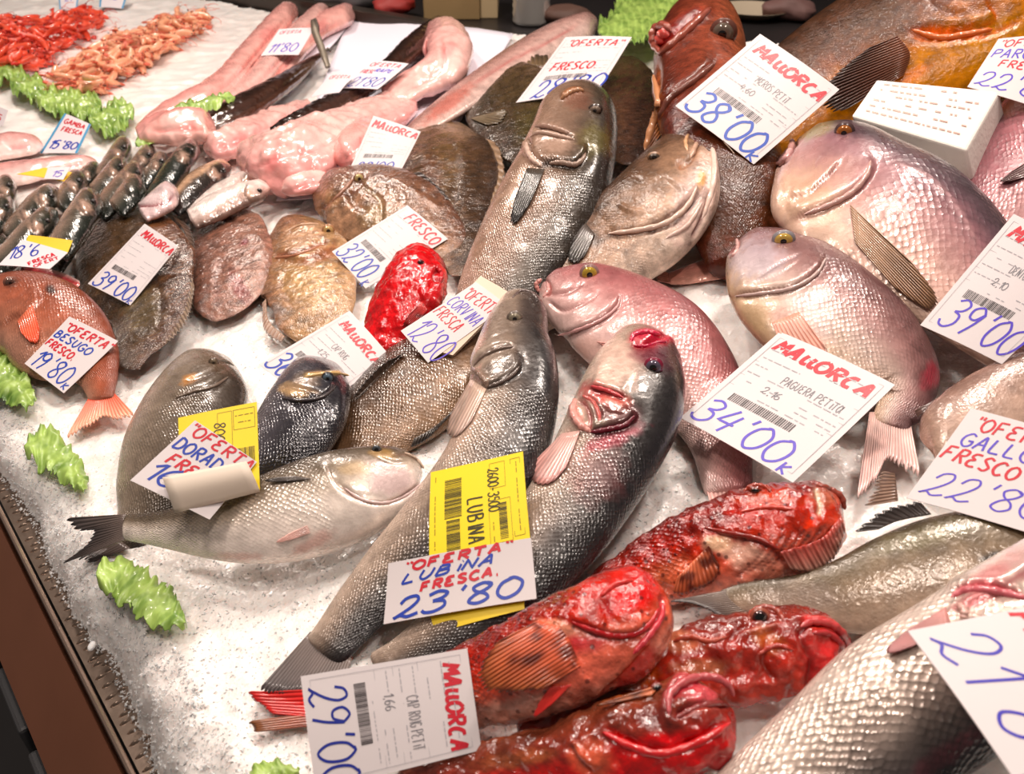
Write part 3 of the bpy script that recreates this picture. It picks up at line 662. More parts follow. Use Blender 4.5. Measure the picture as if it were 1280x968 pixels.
# ---------------------------------------------------------------- skins
SK_BASS = skin_mat('sea_bass_skin', .0034, .5, .6, .27, .2, .35, 70)
SK_BREAM = skin_mat('bream_skin', .0036, .35, .6, .26, .18, .22, 45)
SK_PINK = skin_mat('pink_bream_skin', .0046, .4, .45, .3, .12, .22, 40, wet=.35)
SK_DENTEX = skin_mat('dentex_skin', .0078, .6, .55, .3, .1, .18, 35, wet=.35)
SK_BIG = skin_mat('large_bass_skin', .0056, .65, .9, .24, .3, .2, 40)
SK_GROUP = skin_mat('grouper_skin', .0034, .35, .3, .17, .0, .75, 50, nb=.6, nbs=170, wet=.0)
SK_GROUP.node_tree.nodes['Principled BSDF'].inputs['Specular IOR Level'].default_value = .35
SK_FLAT = skin_mat('flatfish_skin', .003, .25, .4, .2, .06, .85, 55, nb=1.1, nbs=120)
SK_SMALL = skin_mat('small_fish_skin', .005, .2, .3, .2, .15, .3, 50)
SK_SMOOTH = skin_mat('smooth_silver_skin', .004, .08, .08, .24, .12, .3, 45, nb=.3, nbs=220)
SK_SCORP = skin_mat('scorpionfish_skin', .0038, .45, .9, .2, .0, .6, 75, nb=1.1, nbs=130, spots=(110, .13, (70, 14, 10), .75))
SK_SCORP2 = skin_mat('scorpionfish_head_skin', .006, .2, .4, .18, .0, .6, 70, nb=1.1, nbs=100)
SK_FLESH = skin_mat('wet_flesh', .01, .0, .0, .22, 0, .12, 30, nb=.3, nbs=60)
SK_JET = skin_mat('dark_monkfish_skin', .01, .0, .0, .15, 0, .4, 60, nb=1., nbs=70)
# ---------------------------------------------------------------- the back of the pile first
R_FLAT = [(-1, (140, 112, 92)), (-.5, (116, 90, 68)), (.3, (92, 70, 50)), (1, (74, 54, 40))]
R_DORY = [(-1, (170, 138, 112)), (-.3, (156, 122, 98)), (.5, (132, 98, 78)), (1, (112, 78, 60))]
# long pinkish hake at the back
fish('hake', 'hake', 'long silvery pink fish lying diagonally from the back edge behind the turbots', 'fish',
     [(747, 26, 26), (733, 33, 36), (700, 48, 44), (660, 70, 46), (615, 98, 42), (570, 128, 36), (530, 155, 26), (505, 172, 14)], 1, .7, .03, 10,
     [(-1, (214, 190, 182)), (0, (205, 168, 160)), (.6, (165, 128, 122)), (1, (130, 98, 96))], SK_SMOOTH, cvar=.15, feats=[('groove', fx('B', [(560, 320), (700, 230), (860, 150), (960, 90)]), 2, .8, (190, 90, 90), .5)],
     blobs=[(560, 130, 40, 9, -38, (205, 110, 95), .6)])
# yellow grouper, top right
fish('grouper_y', 'grouper', 'huge brown and yellow grouper with yellow belly in the top right corner', 'fish',
     [(1420, -40, 150), (1330, -10, 200), (1230, 20, 212), (1150, 48, 195), (1080, 78, 172), (1020, 108, 145), (970, 140, 115), (920, 170, 80)], 1, .42, .05, 30,
     [(-1, (190, 130, 26)), (-.4, (170, 108, 30)), (-.1, (130, 76, 40)), (.25, (98, 66, 46)), (1, (70, 48, 34))], SK_GROUP, cvar=.2,
     blobs=[(1180, 85, 75, 30, -8, (198, 134, 22), .95, 1), (1250, 60, 50, 45, 0, (200, 140, 20), .9, 1), (1195, 42, 55, 7, 3, (222, 110, 50), .8, 1), (1110, 30, 60, 30, -20, (92, 72, 54), .5), (1130, 98, 40, 9, -25, (226, 130, 40), .6)],
     feats=[('stepR', fx('C', [(1150, 0), (1180, 60), (1080, 90), (950, 100), (900, 100)]), 4, 3, (214, 100, 50), .6), ('groove', fx('C', [(900, 120), (1000, 130), (1150, 110), (1279, 60)]), 3, 3, (210, 110, 40), .7),
            ('groove', fx('C', [(960, 10), (1060, 50), (1180, 20)]), 3, 3, (120, 70, 40), .5)],
     fins=[('pectoral_fin', 'surface', fx('C', [(860, 120), (900, 180), (880, 250)]), fx('C', [(690, 190), (600, 300), (560, 440)]), 18, (110, 62, 40), (54, 28, 22), 6, .1, 1.8)])
REDBR = [(-1, (150, 96, 70)), (-.4, (146, 84, 64)), (.3, (124, 66, 50)), (1, (96, 46, 36))]
fish('grouper_r', 'grouper', 'reddish brown grouper with open pointed mouth raised beside the lettuce', 'fish',
     [(862, 8, 62), (868, 26, 92), (874, 52, 112), (876, 84, 118), (880, 120, 128), (896, 165, 138), (912, 215, 140), (920, 260, 132), (926, 300, 112), (930, 345, 80)], 1, .62, [.1, .05, .0], 14,
     REDBR, SK_GROUP, head=.4, cvar=.2,
     feats=[('groove', fx('C', [(50, 165), (90, 120), (150, 60), (215, 30)]), 4, 9, (150, 40, 40), .95, 1.3), ('ridge', fx('C', [(60, 185), (110, 145), (200, 70), (250, 25)]), 5, 3, (130, 62, 46), .6),
            ('ridge', fx('C', [(45, 160), (45, 110), (80, 85), (110, 100)]), 4, 4, (150, 70, 56), .6), ('stepR', fx('C', [(250, 200), (180, 260), (90, 330), (60, 380)]), 4, 4, (92, 46, 34), .5),
            ('groove', fx('C', [(60, 200), (60, 300), (30, 400), (15, 520)]), 4, 3, (180, 110, 70), .6)],
     blobs=[(822, 38, 12, 12, 0, (196, 76, 70), .9, 1), (812, 160, 12, 50, 12, (196, 130, 80), .8, 1), (918, 240, 90, 90, 0, (92, 56, 36), 1.), (905, 40, 14, 10, 0, (110, 60, 46), .5)],
     eyes=[(903, 43, 12, (110, 96, 84), (92, 54, 44), .55)],
     fins=[('pelvic_fin', 'surface', fx('L', [(850, 190), (900, 330)]), fx('L', [(830, 330), (770, 500)]), 7, (196, 122, 70), (110, 60, 40), 4)])
# dark turbots behind
fish('turbot_back', 'turbot', 'dark olive turbot with ruffled fin under the price card at the back', 'fish',
     [(584, 108, 40), (600, 116, 82), (635, 132, 118), (680, 158, 120), (720, 185, 96), (750, 205, 50)], 1, .16, .03, 22, [(-1, (96, 78, 56)), (0, (86, 70, 46)), (1, (70, 54, 38))], SK_FLAT, cvar=.35,
     blobs=[(600, 125, 20, 30, 0, (60, 54, 34), .6), (680, 165, 40, 30, 30, (92, 84, 40), .6)], lumps=[(60, .002)],
     fins=[('dorsal_fin', 'median', fx('B', [(545, 330), (640, 260), (740, 240), (850, 250)]), fx('B', [(535, 300), (600, 255), (720, 195), (850, 200)]), 22, (112, 90, 64), (58, 48, 34), 3, .25, 1.6),
           ('tail_fin', 'surface', fx('B', [(560, 440), (640, 420)]), fx('B', [(660, 480), (720, 400)]), 7, (120, 104, 80), (90, 76, 56), 3)])
fish('turbot_dark', 'turbot', 'dark glossy turbot with a pale striped fin behind the grey fish head', 'fish',
     [(752, 84, 40), (768, 98, 78), (782, 124, 92), (786, 156, 84), (784, 186, 56), (780, 206, 26)], -1, .2, .03, 20, [(-1, (104, 78, 56)), (0, (92, 64, 48)), (1, (74, 50, 38))], SK_FLAT, cvar=.35, lumps=[(80, .0015)],
     fins=[('fringe_fin', 'median', fx('L', [(690, 20), (760, 150), (790, 280), (790, 430)]), fx('L', [(800, 40), (840, 150), (840, 280), (820, 420)]), 16, (190, 160, 132), (222, 200, 182), 1, .08, 2.),
           ('pointed_fin', 'median', fx('B', [(1090, 250), (1110, 270)]), fx('B', [(1225, 320), (1225, 324)]), 3, (60, 50, 44), (50, 40, 36), 3)])
fish('dory_back', 'turbot', 'upright brown turbot between the form card and the grey fish', 'flatfish',
     [(572, 152, 44), (568, 168, 92), (562, 198, 122), (560, 234, 122), (566, 272, 92), (574, 310, 56), (578, 345, 30)], -1, .2, .02, 20, R_FLAT, SK_FLAT, cvar=.3,
     blobs=[(560, 190, 22, 50, 5, (122, 98, 66), .6), (575, 160, 26, 14, 0, (170, 142, 116), .4), (540, 220, 14, 30, 0, (120, 76, 58), .4)], feats=[('stepL', fx('B', [(470, 480), (520, 600), (500, 760), (430, 900)]), 4, 1.5, (110, 80, 56), .3)], lumps=[(45, .002)],
     fins=[('fringe_fin', 'median', fx('B', [(600, 470), (640, 600), (640, 700), (590, 820), (530, 950)]), fx('B', [(650, 480), (690, 640), (670, 720), (640, 860), (545, 965)]), 20, (150, 122, 96), (130, 104, 82), 1, .15, 1.4)])
fish('dory_mid', 'john_dory', 'brown john dory with pale ringed eye lying behind the small red fish', 'flatfish',
     [(394, 262, 44), (408, 256, 78), (440, 256, 100), (478, 262, 112), (515, 276, 106), (548, 296, 76), (572, 318, 40)], -1, .28, .02, 22, R_DORY, SK_FLAT, cvar=.28, head=.6,
     feats=[('groove', fx('K', [(980, 560), (1080, 480), (1200, 430), (1275, 330)]), 2.5, 2, (110, 66, 50), .7), ('stepR', fx('Q', [(620, 720), (600, 790), (640, 860), (700, 880)]), 4, 3, (96, 66, 50), .5), ('ridge', fx('Q', [(720, 720), (800, 740), (900, 800), (980, 850)]), 3, 2, (150, 110, 88), .5),
            ('groove', fx('B', [(150, 690), (220, 740), (230, 830)]), 3, 2, (150, 128, 90), .5)],
     blobs=[(470, 270, 22, 20, 0, (150, 128, 92), .6), (412, 250, 14, 12, 0, (190, 150, 110), .5)], eyes=[(449, 223.5, 5.2, (210, 190, 130), (150, 112, 90), .5)], lumps=[(50, .0018)],
     fins=[('spiny_fin', 'median', fx('B', [(330, 650), (400, 690), (440, 760)]), fx('B', [(380, 640), (470, 720), (500, 800)]), 8, (70, 50, 40), (44, 34, 30), 2, .2)])
fish('dory_front', 'john_dory', 'golden brown john dory with a big ringed eye on the open ice', 'flatfish',
     [(398, 276, 66), (394, 286, 88), (386, 312, 104), (384, 345, 118), (386, 376, 116), (378, 402, 90), (364, 424, 46)], 1, .22, .01, 18, s0f=.2, ramp=[(-1, (186, 152, 118)), (0, (176, 142, 106)), (1, (150, 110, 84))], mat=SK_FLAT, cvar=.22, head=.5,
     feats=[('groove', fx('K', [(700, 830), (820, 820), (930, 780), (1040, 750)]), 3, 3, (128, 66, 46), .8), ('stepL', fx('K', [(700, 850), (900, 860), (1040, 800), (1090, 720)]), 4, 3, (140, 82, 58), .5), ('ridge', fx('K', [(830, 650), (930, 660), (1010, 640)]), 3, 2),
            ('stepR', fx('D', [(1060, 100), (1040, 180), (1090, 260)]), 3, 1.5, (140, 104, 80), .4)],
     blobs=[(385, 345, 40, 36, 0, (196, 162, 112), .6), (348, 388, 10, 8, 0, (120, 112, 110), .6), (378, 296, 30, 12, -20, (206, 170, 140), .5), (400, 320, 30, 8, -20, (150, 80, 56), .5)], eyes=[(410.5, 289, 6, (214, 180, 120), (176, 128, 90), .55)], lumps=[(50, .0015)],
     fins=[('fringe_fin', 'median', fx('D', [(990, 220), (1000, 300), (1060, 360)]), fx('D', [(975, 240), (985, 340), (1045, 385)]), 12, (160, 130, 110), (130, 104, 90), 1)])
fish('turbot_pink', 'turbot', 'pinkish brown flatfish between the two form cards with a small red wound', 'flatfish',
     [(268, 270, 56), (276, 278, 86), (284, 300, 106), (286, 332, 108), (276, 360, 88), (262, 384, 52), (254, 396, 26)], 1, .2, .01, 18, [(-1, (158, 120, 104)), (0, (150, 112, 98)), (1, (126, 90, 78))], SK_FLAT, cvar=.3,
     feats=[('ridge', fx('K', [(480, 720), (600, 720), (650, 800), (560, 830)]), 3, 2), ('groove', fx('K', [(250, 620), (400, 610), (560, 620)]), 2, 2, (100, 66, 54), .5), ('stepR', fx('D', [(820, 60), (800, 150), (810, 250)]), 4, 2, (110, 70, 60), .5)],
     blobs=[(305, 303, 6, 3.5, -30, (130, 20, 34), 1.), (300, 360, 24, 10, 60, (160, 92, 92), .6)], lumps=[(40, .0022)])
fish('turbot_left', 'turbot', 'large olive brown turbot under the 39 card on the left', 'flatfish',
     [(178, 260, 50), (176, 274, 104), (170, 304, 142), (170, 340, 148), (176, 376, 128), (176, 408, 86), (166, 436, 50), (160, 462, 26)], -1, .17, .015, 20, [(-1, (88, 68, 50)), (0, (96, 74, 52)), (1, (98, 66, 46))], SK_FLAT, cvar=.3,
     feats=[('ridge', fx('J', [(850, 560), (1050, 620), (1160, 740), (1190, 880)]), 4, 2, (140, 96, 66), .6), ('groove', fx('D', [(500, 100), (590, 180), (590, 330)]), 3, 1.5)],
     blobs=[(200, 290, 30, 12, 45, (150, 104, 72), .5), (180, 390, 26, 34, 20, (112, 100, 74), .6), (202, 380, 6, 10, 0, (60, 40, 30), .7)], lumps=[(45, .0018)],
     fins=[('fringe_fin', 'median', fx('D', [(710, 130), (680, 230), (620, 340), (520, 420)]), fx('D', [(725, 180), (700, 290), (640, 370), (540, 430)]), 20, (150, 128, 104), (120, 100, 84), 1, .12, 1.3),
           ('spiny_fin', 'median', fx('J', [(1060, 590), (1120, 660), (1180, 780)]), fx('J', [(1150, 640), (1190, 700), (1210, 800)]), 7, (90, 66, 48), (60, 44, 34), 1, .25)])
# form card standing among the monkfish and in front of it the turbot; card 28 behind the grey head
FORM = form
card('price_card', 'white form card marked FRESCO at the back above the grey fish head', [(707, 47), (790, 47), (746, 117), (645, 129)],
     items=ICL(FORM(), text('"OFERTA"', (.12, .84), (.92, .84), .1, RED, .022), text('FRESCO.', (.14, .45), (.78, .45), .12, RED, .026), text("28'80", (.16, .02), (1.02, .1), .26, BLUE, .03)))
# grey head and silver corvina
GREY = [(-1, (188, 160, 142)), (-.5, (168, 140, 122)), (.1, (138, 114, 98)), (.55, (92, 80, 68)), (1, (46, 42, 40))]
fish('mero', 'grouper', 'stout grey brown fish standing head up with closed thick lips', 'fish',
     [(716, 122, 44), (720, 132, 82), (722, 152, 100), (716, 184, 112), (703, 222, 124), (682, 262, 130), (658, 305, 126), (632, 350, 112), (606, 395, 90), (585, 430, 60)], -1, .72, [.08, .03, .0], 14,
     GREY, SK_BREAM, head=.33, cvar=.14,
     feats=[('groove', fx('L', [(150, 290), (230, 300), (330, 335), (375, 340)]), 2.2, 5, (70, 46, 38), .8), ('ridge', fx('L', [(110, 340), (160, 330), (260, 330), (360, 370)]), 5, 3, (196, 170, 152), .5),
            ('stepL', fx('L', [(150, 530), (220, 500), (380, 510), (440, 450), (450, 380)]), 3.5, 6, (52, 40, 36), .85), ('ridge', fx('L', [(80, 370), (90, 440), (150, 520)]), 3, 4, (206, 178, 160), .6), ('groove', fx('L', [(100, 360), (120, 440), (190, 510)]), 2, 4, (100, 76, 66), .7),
            ('ridge', fx('L', [(300, 110), (360, 70), (430, 70)]), 4, 4, (176, 120, 80), .6)],
     blobs=[(742, 175, 22, 22, 0, (126, 116, 52), .55), (690, 175, 30, 20, 20, (196, 168, 152), .6, 1), (722, 125, 20, 14, 0, (130, 80, 62), .5), (652, 230, 14, 40, 30, (206, 178, 160), .7, 1)],
     eyes=[(743.5, 138.5, 7, (128, 110, 96), (60, 46, 40), .5, .75)],
     fins=[('pectoral_fin', 'surface', fx('B', [(770, 625), (835, 630)]), fx('B', [(690, 830), (740, 850)]), 8, (60, 52, 44), (30, 26, 24), 7, .1)])
fish('corvina', 'meagre', 'silvery brown croaker with pale throat lying diagonally beside the grey head', 'fish',
     [(886, 165, 34), (880, 176, 62), (866, 200, 92), (845, 236, 120), (812, 272, 130), (768, 306, 122), (720, 338, 110), (672, 368, 96), (630, 396, 78), (600, 420, 56)], 1, .6, [.07, .02, .0], 16,
     [(-1, (216, 198, 184)), (-.5, (196, 170, 152)), (0, (150, 122, 102)), (.5, (110, 86, 70)), (1, (74, 56, 46))], SK_GROUP, head=.38, cvar=.16,
     feats=[('groove', fx('L', [(1130, 340), (1100, 460), (1020, 530), (1010, 460)]), 3, 4, (150, 104, 78), .6), ('stepR', fx('L', [(1140, 640), (1080, 720), (950, 820), (800, 900), (560, 940)]), 4, 4, (110, 76, 66), .6),
            ('groove', fx('L', [(1130, 700), (1000, 860), (800, 930)]), 2, 3, (120, 80, 74), .6), ('groove', fx('L', [(1210, 660), (1150, 840), (1090, 960)]), 2.5, 5, (110, 50, 50), .8), ('ridge', fx('L', [(1215, 400), (1225, 560), (1190, 800)]), 4, 3, (226, 196, 180), .5),
            ('ridge', fx('L', [(650, 760), (740, 800), (800, 800)]), 3, 2), ('stepL', fx('C', [(30, 640), (80, 600), (130, 640), (100, 730)]), 4, 2)],
     blobs=[(870, 250, 26, 60, 20, (222, 196, 190), .7, 1), (876, 225, 6, 12, 10, (226, 180, 100), .7, 1), (740, 300, 16, 10, 0, (70, 56, 50), .7)],
     eyes=[(818, 197, 6.5, (80, 66, 54), (150, 116, 90), .6, .7)],
     fins=[('pectoral_fin', 'surface', fx('L', [(440, 860), (500, 930)]), fx('B', [(900, 960), (960, 1010)]), 7, (70, 58, 50), (40, 34, 30), 5)])
# right hand pile of pink breams
PINKD = [(-1, (218, 190, 174)), (-.5, (204, 168, 158)), (-.1, (184, 144, 142)), (.25, (152, 114, 120)), (.5, (110, 86, 94)), (.75, (84, 68, 74)), (1, (66, 54, 60))]
fish('bream_far', 'bream', 'purplish pink bream at the right edge behind the paper block', 'fish',
     [(1400, 90, 120), (1340, 150, 160), (1290, 205, 150), (1250, 250, 120), (1215, 290, 80)], 1, .45, .0, 20, [(-1, (210, 170, 168)), (.3, (172, 120, 126)), (1, (128, 80, 88))], SK_DENTEX,
     fins=[('pectoral_fin', 'surface', fx('C', [(1290, 540), (1290, 590)]), fx('C', [(1195, 600), (1200, 612)]), 5, (96, 66, 66), (84, 56, 56), 3)])
fish('dentex', 'dentex', 'largest pink dentex with thick lips, its head against the grouper', 'fish',
     [(973, 202, 50), (982, 207, 92), (1000, 218, 136), (1042, 238, 184), (1088, 262, 190), (1136, 288, 196), (1182, 322, 182), (1225, 366, 152), (1266, 412, 116), (1305, 455, 80)], -1, .42, [.07, .05, .03], 24,
     PINKD, SK_DENTEX, head=.27,
     feats=[('groove', fx('R', [(225, 285), (270, 260), (300, 200), (295, 165)]), 3, 6, (120, 66, 66), .8), ('ridge', fx('R', [(215, 270), (240, 220), (285, 170)]), 5, 3, (206, 160, 156), .6), ('ridge', fx('R', [(240, 290), (290, 250), (310, 200)]), 3, 3),
            ('stepR', fx('R', [(600, 240), (620, 290), (560, 370), (440, 440), (330, 480), (290, 500)]), 5, 5, (170, 112, 112), .5), ('stepR', fx('R', [(490, 260), (430, 340), (350, 400), (280, 410)]), 3, 2.5, (180, 130, 120), .45), ('groove', fx('R', [(470, 290), (420, 340), (370, 390)]), 2, 2.5, (130, 84, 84), .6),
            ('ridge', fx('R', [(700, 270), (830, 320), (950, 440), (1040, 600)]), 2.5, 1.2, (214, 176, 176), .4), ('groove', fx('R', [(460, 240), (400, 240), (380, 270)]), 2, 1.5),
            ('groove', fx('R', [(520, 130), (450, 200), (360, 230)]), 3, 1.5)],
     blobs=[(1010, 250, 50, 40, 20, (222, 188, 160), .6, 1), (1020, 163, 28, 9, -20, (138, 128, 74), .8, 1), (1090, 205, 50, 26, 30, (196, 158, 160), .4, .6), (1040, 215, 36, 20, -10, (206, 168, 156), .4, 1), (1030, 290, 40, 24, 20, (226, 198, 180), .6, 1), (1120, 165, 60, 14, 22, (96, 80, 84), .5)],
     eyes=[(1055, 166.5, 8.6, (176, 104, 42), (84, 62, 62), .5)],
     fins=[('pectoral_fin', 'surface', fx('R', [(525, 440), (545, 590)]), fx('R', [(930, 820), (820, 900)]), 13, (176, 142, 116), (140, 106, 80), 7, .06, 1.2)])
fish('pink_small_tail', 'bream', 'pink bream tail end showing between the croaker and the pink breams', 'fish',
     [(960, 322, 60), (925, 326, 42), (890, 336, 30), (855, 345, 22), (835, 349, 14)], 1, .6, .0, 10, [(-1, (226, 176, 162)), (1, (206, 140, 130))], SK_SMALL,
     fins=[('tail_fin', 'tail', [(838, 342), (838, 356)], [(820, 338), (820, 352)], 6, (216, 150, 136), (222, 170, 160), 1)])
fish('pagrus_mid', 'pink_bream', 'rosy pink bream with gold eye behind the red-headed sea bass', 'fish',
     [(676, 354, 26), (686, 360, 50), (706, 370, 82), (737, 383, 112), (788, 412, 136), (830, 440, 142), (866, 478, 124), (890, 518, 100), (902, 556, 78), (908, 595, 66), (912, 618, 60)], -1, .5, [.04, .02, .0, .0], 18,
     [(-1, (208, 184, 178)), (-.3, (202, 162, 158)), (.4, (184, 126, 126)), (1, (144, 86, 90))], SK_PINK, head=.3,
     feats=[('groove', fx('E', [(840, 210), (855, 180), (835, 145)]), 2.5, 3, (150, 70, 66), .7), ('stepR', fx('M', [(830, 60), (820, 120), (740, 190), (600, 255), (540, 270)]), 4, 5, (140, 84, 84), .6), ('groove', fx('M', [(480, 100), (560, 150), (700, 90), (730, 60)]), 2.5, 2.5, (160, 110, 108), .5),
            ('groove', fx('M', [(480, 70), (580, 60), (660, 10)]), 3, 2, (150, 92, 90), .5)],
     blobs=[(735, 435, 22, 18, 0, (214, 176, 166), .7, 1), (700, 372, 20, 16, 20, (196, 160, 156), .4), (700, 430, 30, 14, 50, (176, 160, 154), .7)],
     eyes=[(737, 343.5, 9.5, (198, 166, 60), (150, 116, 110), .52)],
     fins=[('pectoral_fin', 'surface', fx('E', [(1030, 380), (1090, 420)]), fx('E', [(1200, 400), (1180, 440)]), 6, (214, 150, 140), (200, 130, 124), 3),
           ('tail_fin', 'tail', [(880, 600), (942, 606)], [(890, 640), (952, 622)], 12, (212, 140, 136), (226, 190, 180), 1, .3)])
fish('pagrus_right', 'pink_bream', 'silvery pink bream with yellow eye and forked pink tail by the 34 card', 'fish',
     [(910, 319, 42), (918, 323, 70), (936, 332, 104), (962, 348, 134), (1005, 376, 156), (1068, 420, 150), (1104, 448, 132), (1128, 474, 100), (1130, 500, 72), (1118, 520, 52), (1112, 538, 50)], -1, .46, [.06, .04, .02], 20,
     [(-1, (204, 176, 148)), (-.35, (208, 186, 176)), (.05, (186, 152, 148)), (.35, (150, 114, 112)), (1, (112, 80, 82))], SK_PINK, head=.3,
     feats=[('groove', fx('R', [(15, 640), (40, 625), (70, 600), (65, 570)]), 2.5, 3, (200, 130, 124), .7), ('stepR', fx('R', [(420, 640), (400, 700), (300, 770), (180, 790), (60, 805)]), 4, 5, (130, 84, 76), .7), ('groove', fx('R', [(330, 640), (240, 680), (150, 740)]), 2.5, 2, (140, 120, 124), .5),
            ('groove', fx('R', [(330, 660), (250, 720), (130, 770)]), 2, 1.5), ('groove', fx('R', [(190, 590), (120, 600), (80, 640)]), 2, 1, (160, 140, 144), .4)],
     blobs=[(945, 325, 40, 30, 0, (196, 184, 192), .7, 1), (1010, 400, 40, 40, 30, (224, 206, 208), .4), (974, 392, 16, 14, 0, (206, 172, 160), .9, 1), (1165, 470, 14, 20, 30, (190, 70, 90), .7), (940, 400, 24, 30, 20, (206, 178, 140), .5)],
     eyes=[(979.5, 301.5, 10.5, (206, 170, 84), (140, 136, 140), .48, .85)],
     fins=[('pectoral_fin', 'surface', fx('F', [(440, 275), (530, 240)]), fx('F', [(500, 420), (680, 440)]), 9, (216, 150, 130), (222, 166, 150), 3),
           ('tail_fin', 'tail', fx('F', [(765, 575), (895, 575)]), fx('F', [(722, 870), (770, 830), (830, 740), (880, 770), (935, 795)]), 20, (212, 176, 166), (228, 190, 184), 3, .12, 1.)])
fish('silver_right', 'jack_fish', 'smooth silver fish at the right edge under the 22 card', 'fish',
     [(1150, 548, 40), (1162, 544, 70), (1190, 540, 104), (1240, 528, 136), (1300, 512, 150), (1370, 500, 140)], -1, .4, .03, 22, [(-1, (196, 172, 156)), (0, (190, 164, 150)), (1, (140, 112, 102))], SK_SMOOTH, cvar=.2,
     fins=[('dorsal_spine', 'median', fx('F', [(925, 590), (915, 570)]), fx('F', [(1240, 400), (1240, 395)]), 2, (90, 66, 60), (110, 86, 80), 1)])
OLIVE = [(-1, (196, 178, 162)), (-.5, (174, 154, 136)), (.1, (148, 130, 110)), (.6, (120, 106, 84)), (1, (88, 76, 60))]
fish('olive', 'jack_fish', 'grey olive smooth fish, its forked tail lying over the scorpionfish', 'fish',
     [(1400, 700, 60), (1370, 700, 120), (1310, 706, 150), (1240, 712, 156), (1170, 722, 150), (1110, 734, 128), (1060, 744, 98), (1015, 748, 70), (975, 747, 50), (945, 747, 42), (922, 748, 34), (900, 750, 22)], 1, .42, [.02, .02, .03], 26,
     OLIVE, SK_SMOOTH, head=.05, cvar=.22,
     blobs=[(1245, 697, 24, 9, -12, (58, 50, 44), .95, 1), (1160, 670, 70, 14, -15, (126, 118, 78), .5), (1000, 748, 50, 22, 0, (176, 160, 150), .5)],
     fins=[('tail_fin', 'tail', [(944, 731), (950, 748), (946, 764)], [(836, 752), (868, 756), (900, 770)], 14, (140, 122, 108), (60, 50, 48), 18, .04, .7),
           ('dorsal_fin', 'median', fx('I', [(840, 150), (900, 125), (1000, 105)]), fx('I', [(760, 160), (850, 90), (960, 60)]), 9, (60, 50, 46), (40, 34, 32), 2, .2),
           ('comb_fin', 'median', fx('F', [(860, 870), (850, 780)]), fx('F', [(745, 890), (800, 770)]), 9, (120, 92, 76), (156, 128, 112), 14, .3, 1.6)])

lips('mero', ('lip', fx('L', [(110, 345), (160, 318), (230, 325), (330, 350), (378, 362)]), 2.6, (186, 158, 142), .1), ('lip', fx('L', [(140, 278), (200, 276), (260, 290), (350, 322)]), 3.2, (160, 130, 114), .1),
     ('gill_edge', fx('L', [(85, 375), (95, 430), (125, 480), (180, 525)]), 3.0, (206, 178, 162), 0), ('gill_edge', fx('L', [(225, 505), (300, 500), (380, 512), (425, 480), (445, 440)]), 3.2, (150, 126, 112), 0), ('nostril_ridge', fx('L', [(295, 120), (340, 80), (400, 60), (435, 68)]), 3.4, (170, 124, 92), 0))
lips('corvina', ('lip', fx('L', [(1160, 325), (1110, 400), (1080, 470)]), 3.2, (196, 160, 138), .1), ('lip', fx('L', [(1080, 310), (1050, 370), (1060, 430)]), 2.6, (206, 160, 120), .1), ('jaw_edge', fx('L', [(1190, 340), (1222, 480), (1215, 640), (1150, 840)]), 3.4, (222, 194, 180), .1),
     ('gill_edge', fx('L', [(1120, 640), (1060, 760), (940, 860), (780, 905), (580, 930)]), 3.2, (214, 186, 170), .0), ('gill_edge', fx('L', [(1150, 740), (1060, 880), (930, 960)]), 2.6, (206, 176, 164), 0))
lips('dentex', ('lip', fx('R', [(222, 280), (258, 262), (286, 215), (292, 172)]), 4.4, (190, 140, 138), .2), ('lip', fx('R', [(218, 272), (214, 235), (246, 195), (284, 168)]), 4.0, (200, 152, 150), .1), ('gill_edge', fx('R', [(608, 260), (590, 320), (530, 390), (440, 440), (340, 478)]), 3.2, (196, 156, 148), 0))
lips('pagrus_right', ('lip', fx('R', [(18, 640), (12, 605), (40, 575), (66, 568)]), 3.6, (200, 150, 144), .1), ('lip', fx('R', [(40, 655), (62, 635), (72, 605), (66, 575)]), 2.8, (214, 170, 164), .1), ('gill_edge', fx('R', [(430, 650), (385, 720), (290, 775), (160, 798), (60, 808)]), 2.6, (190, 164, 158), 0))
lips('pagrus_mid', ('lip', fx('E', [(815, 195), (805, 165), (825, 145)]), 3.2, (200, 136, 128), .1), ('lip', fx('E', [(830, 215), (850, 190), (845, 155)]), 2.8, (206, 150, 144), .1), ('gill_edge', fx('M', [(835, 75), (815, 135), (730, 200), (600, 252), (530, 270)]), 2.4, (200, 150, 148), 0))
lips('grouper_r', ('lower_lip', fx('C', [(66, 178), (44, 140), (48, 98), (80, 84), (104, 104)]), 5, (150, 74, 60), .1), ('upper_lip', fx('C', [(62, 185), (104, 150), (170, 88), (236, 26)]), 5, (140, 68, 52), .1), ('mouth_lining', fx('C', [(62, 150), (80, 112), (98, 120)]), 7, (196, 74, 66), 0),
     ('cheek_ridge', fx('C', [(250, 210), (180, 268), (100, 330), (62, 400)]), 4, (108, 58, 46), 0), ('gill_edge', fx('C', [(44, 250), (62, 350), (40, 420), (16, 500)]), 4, (196, 134, 92), 0))
lips('grouper_y', ('mouth_edge', fx('C', [(905, 100), (1000, 125), (1100, 112), (1180, 96)]), 2.4, (214, 110, 50), -.3))
lips('dory_front', ('jaw_edge', fx('K', [(705, 850), (820, 838), (930, 800), (1020, 760)]), 2.4, (170, 112, 84), 0), ('cheek_ridge', fx('K', [(760, 700), (860, 650), (980, 640)]), 2.2, (190, 150, 120), 0))
lips('dory_mid', ('jaw_edge', fx('Q', [(640, 720), (600, 770), (540, 830)]), 2.4, (150, 104, 82), 0))
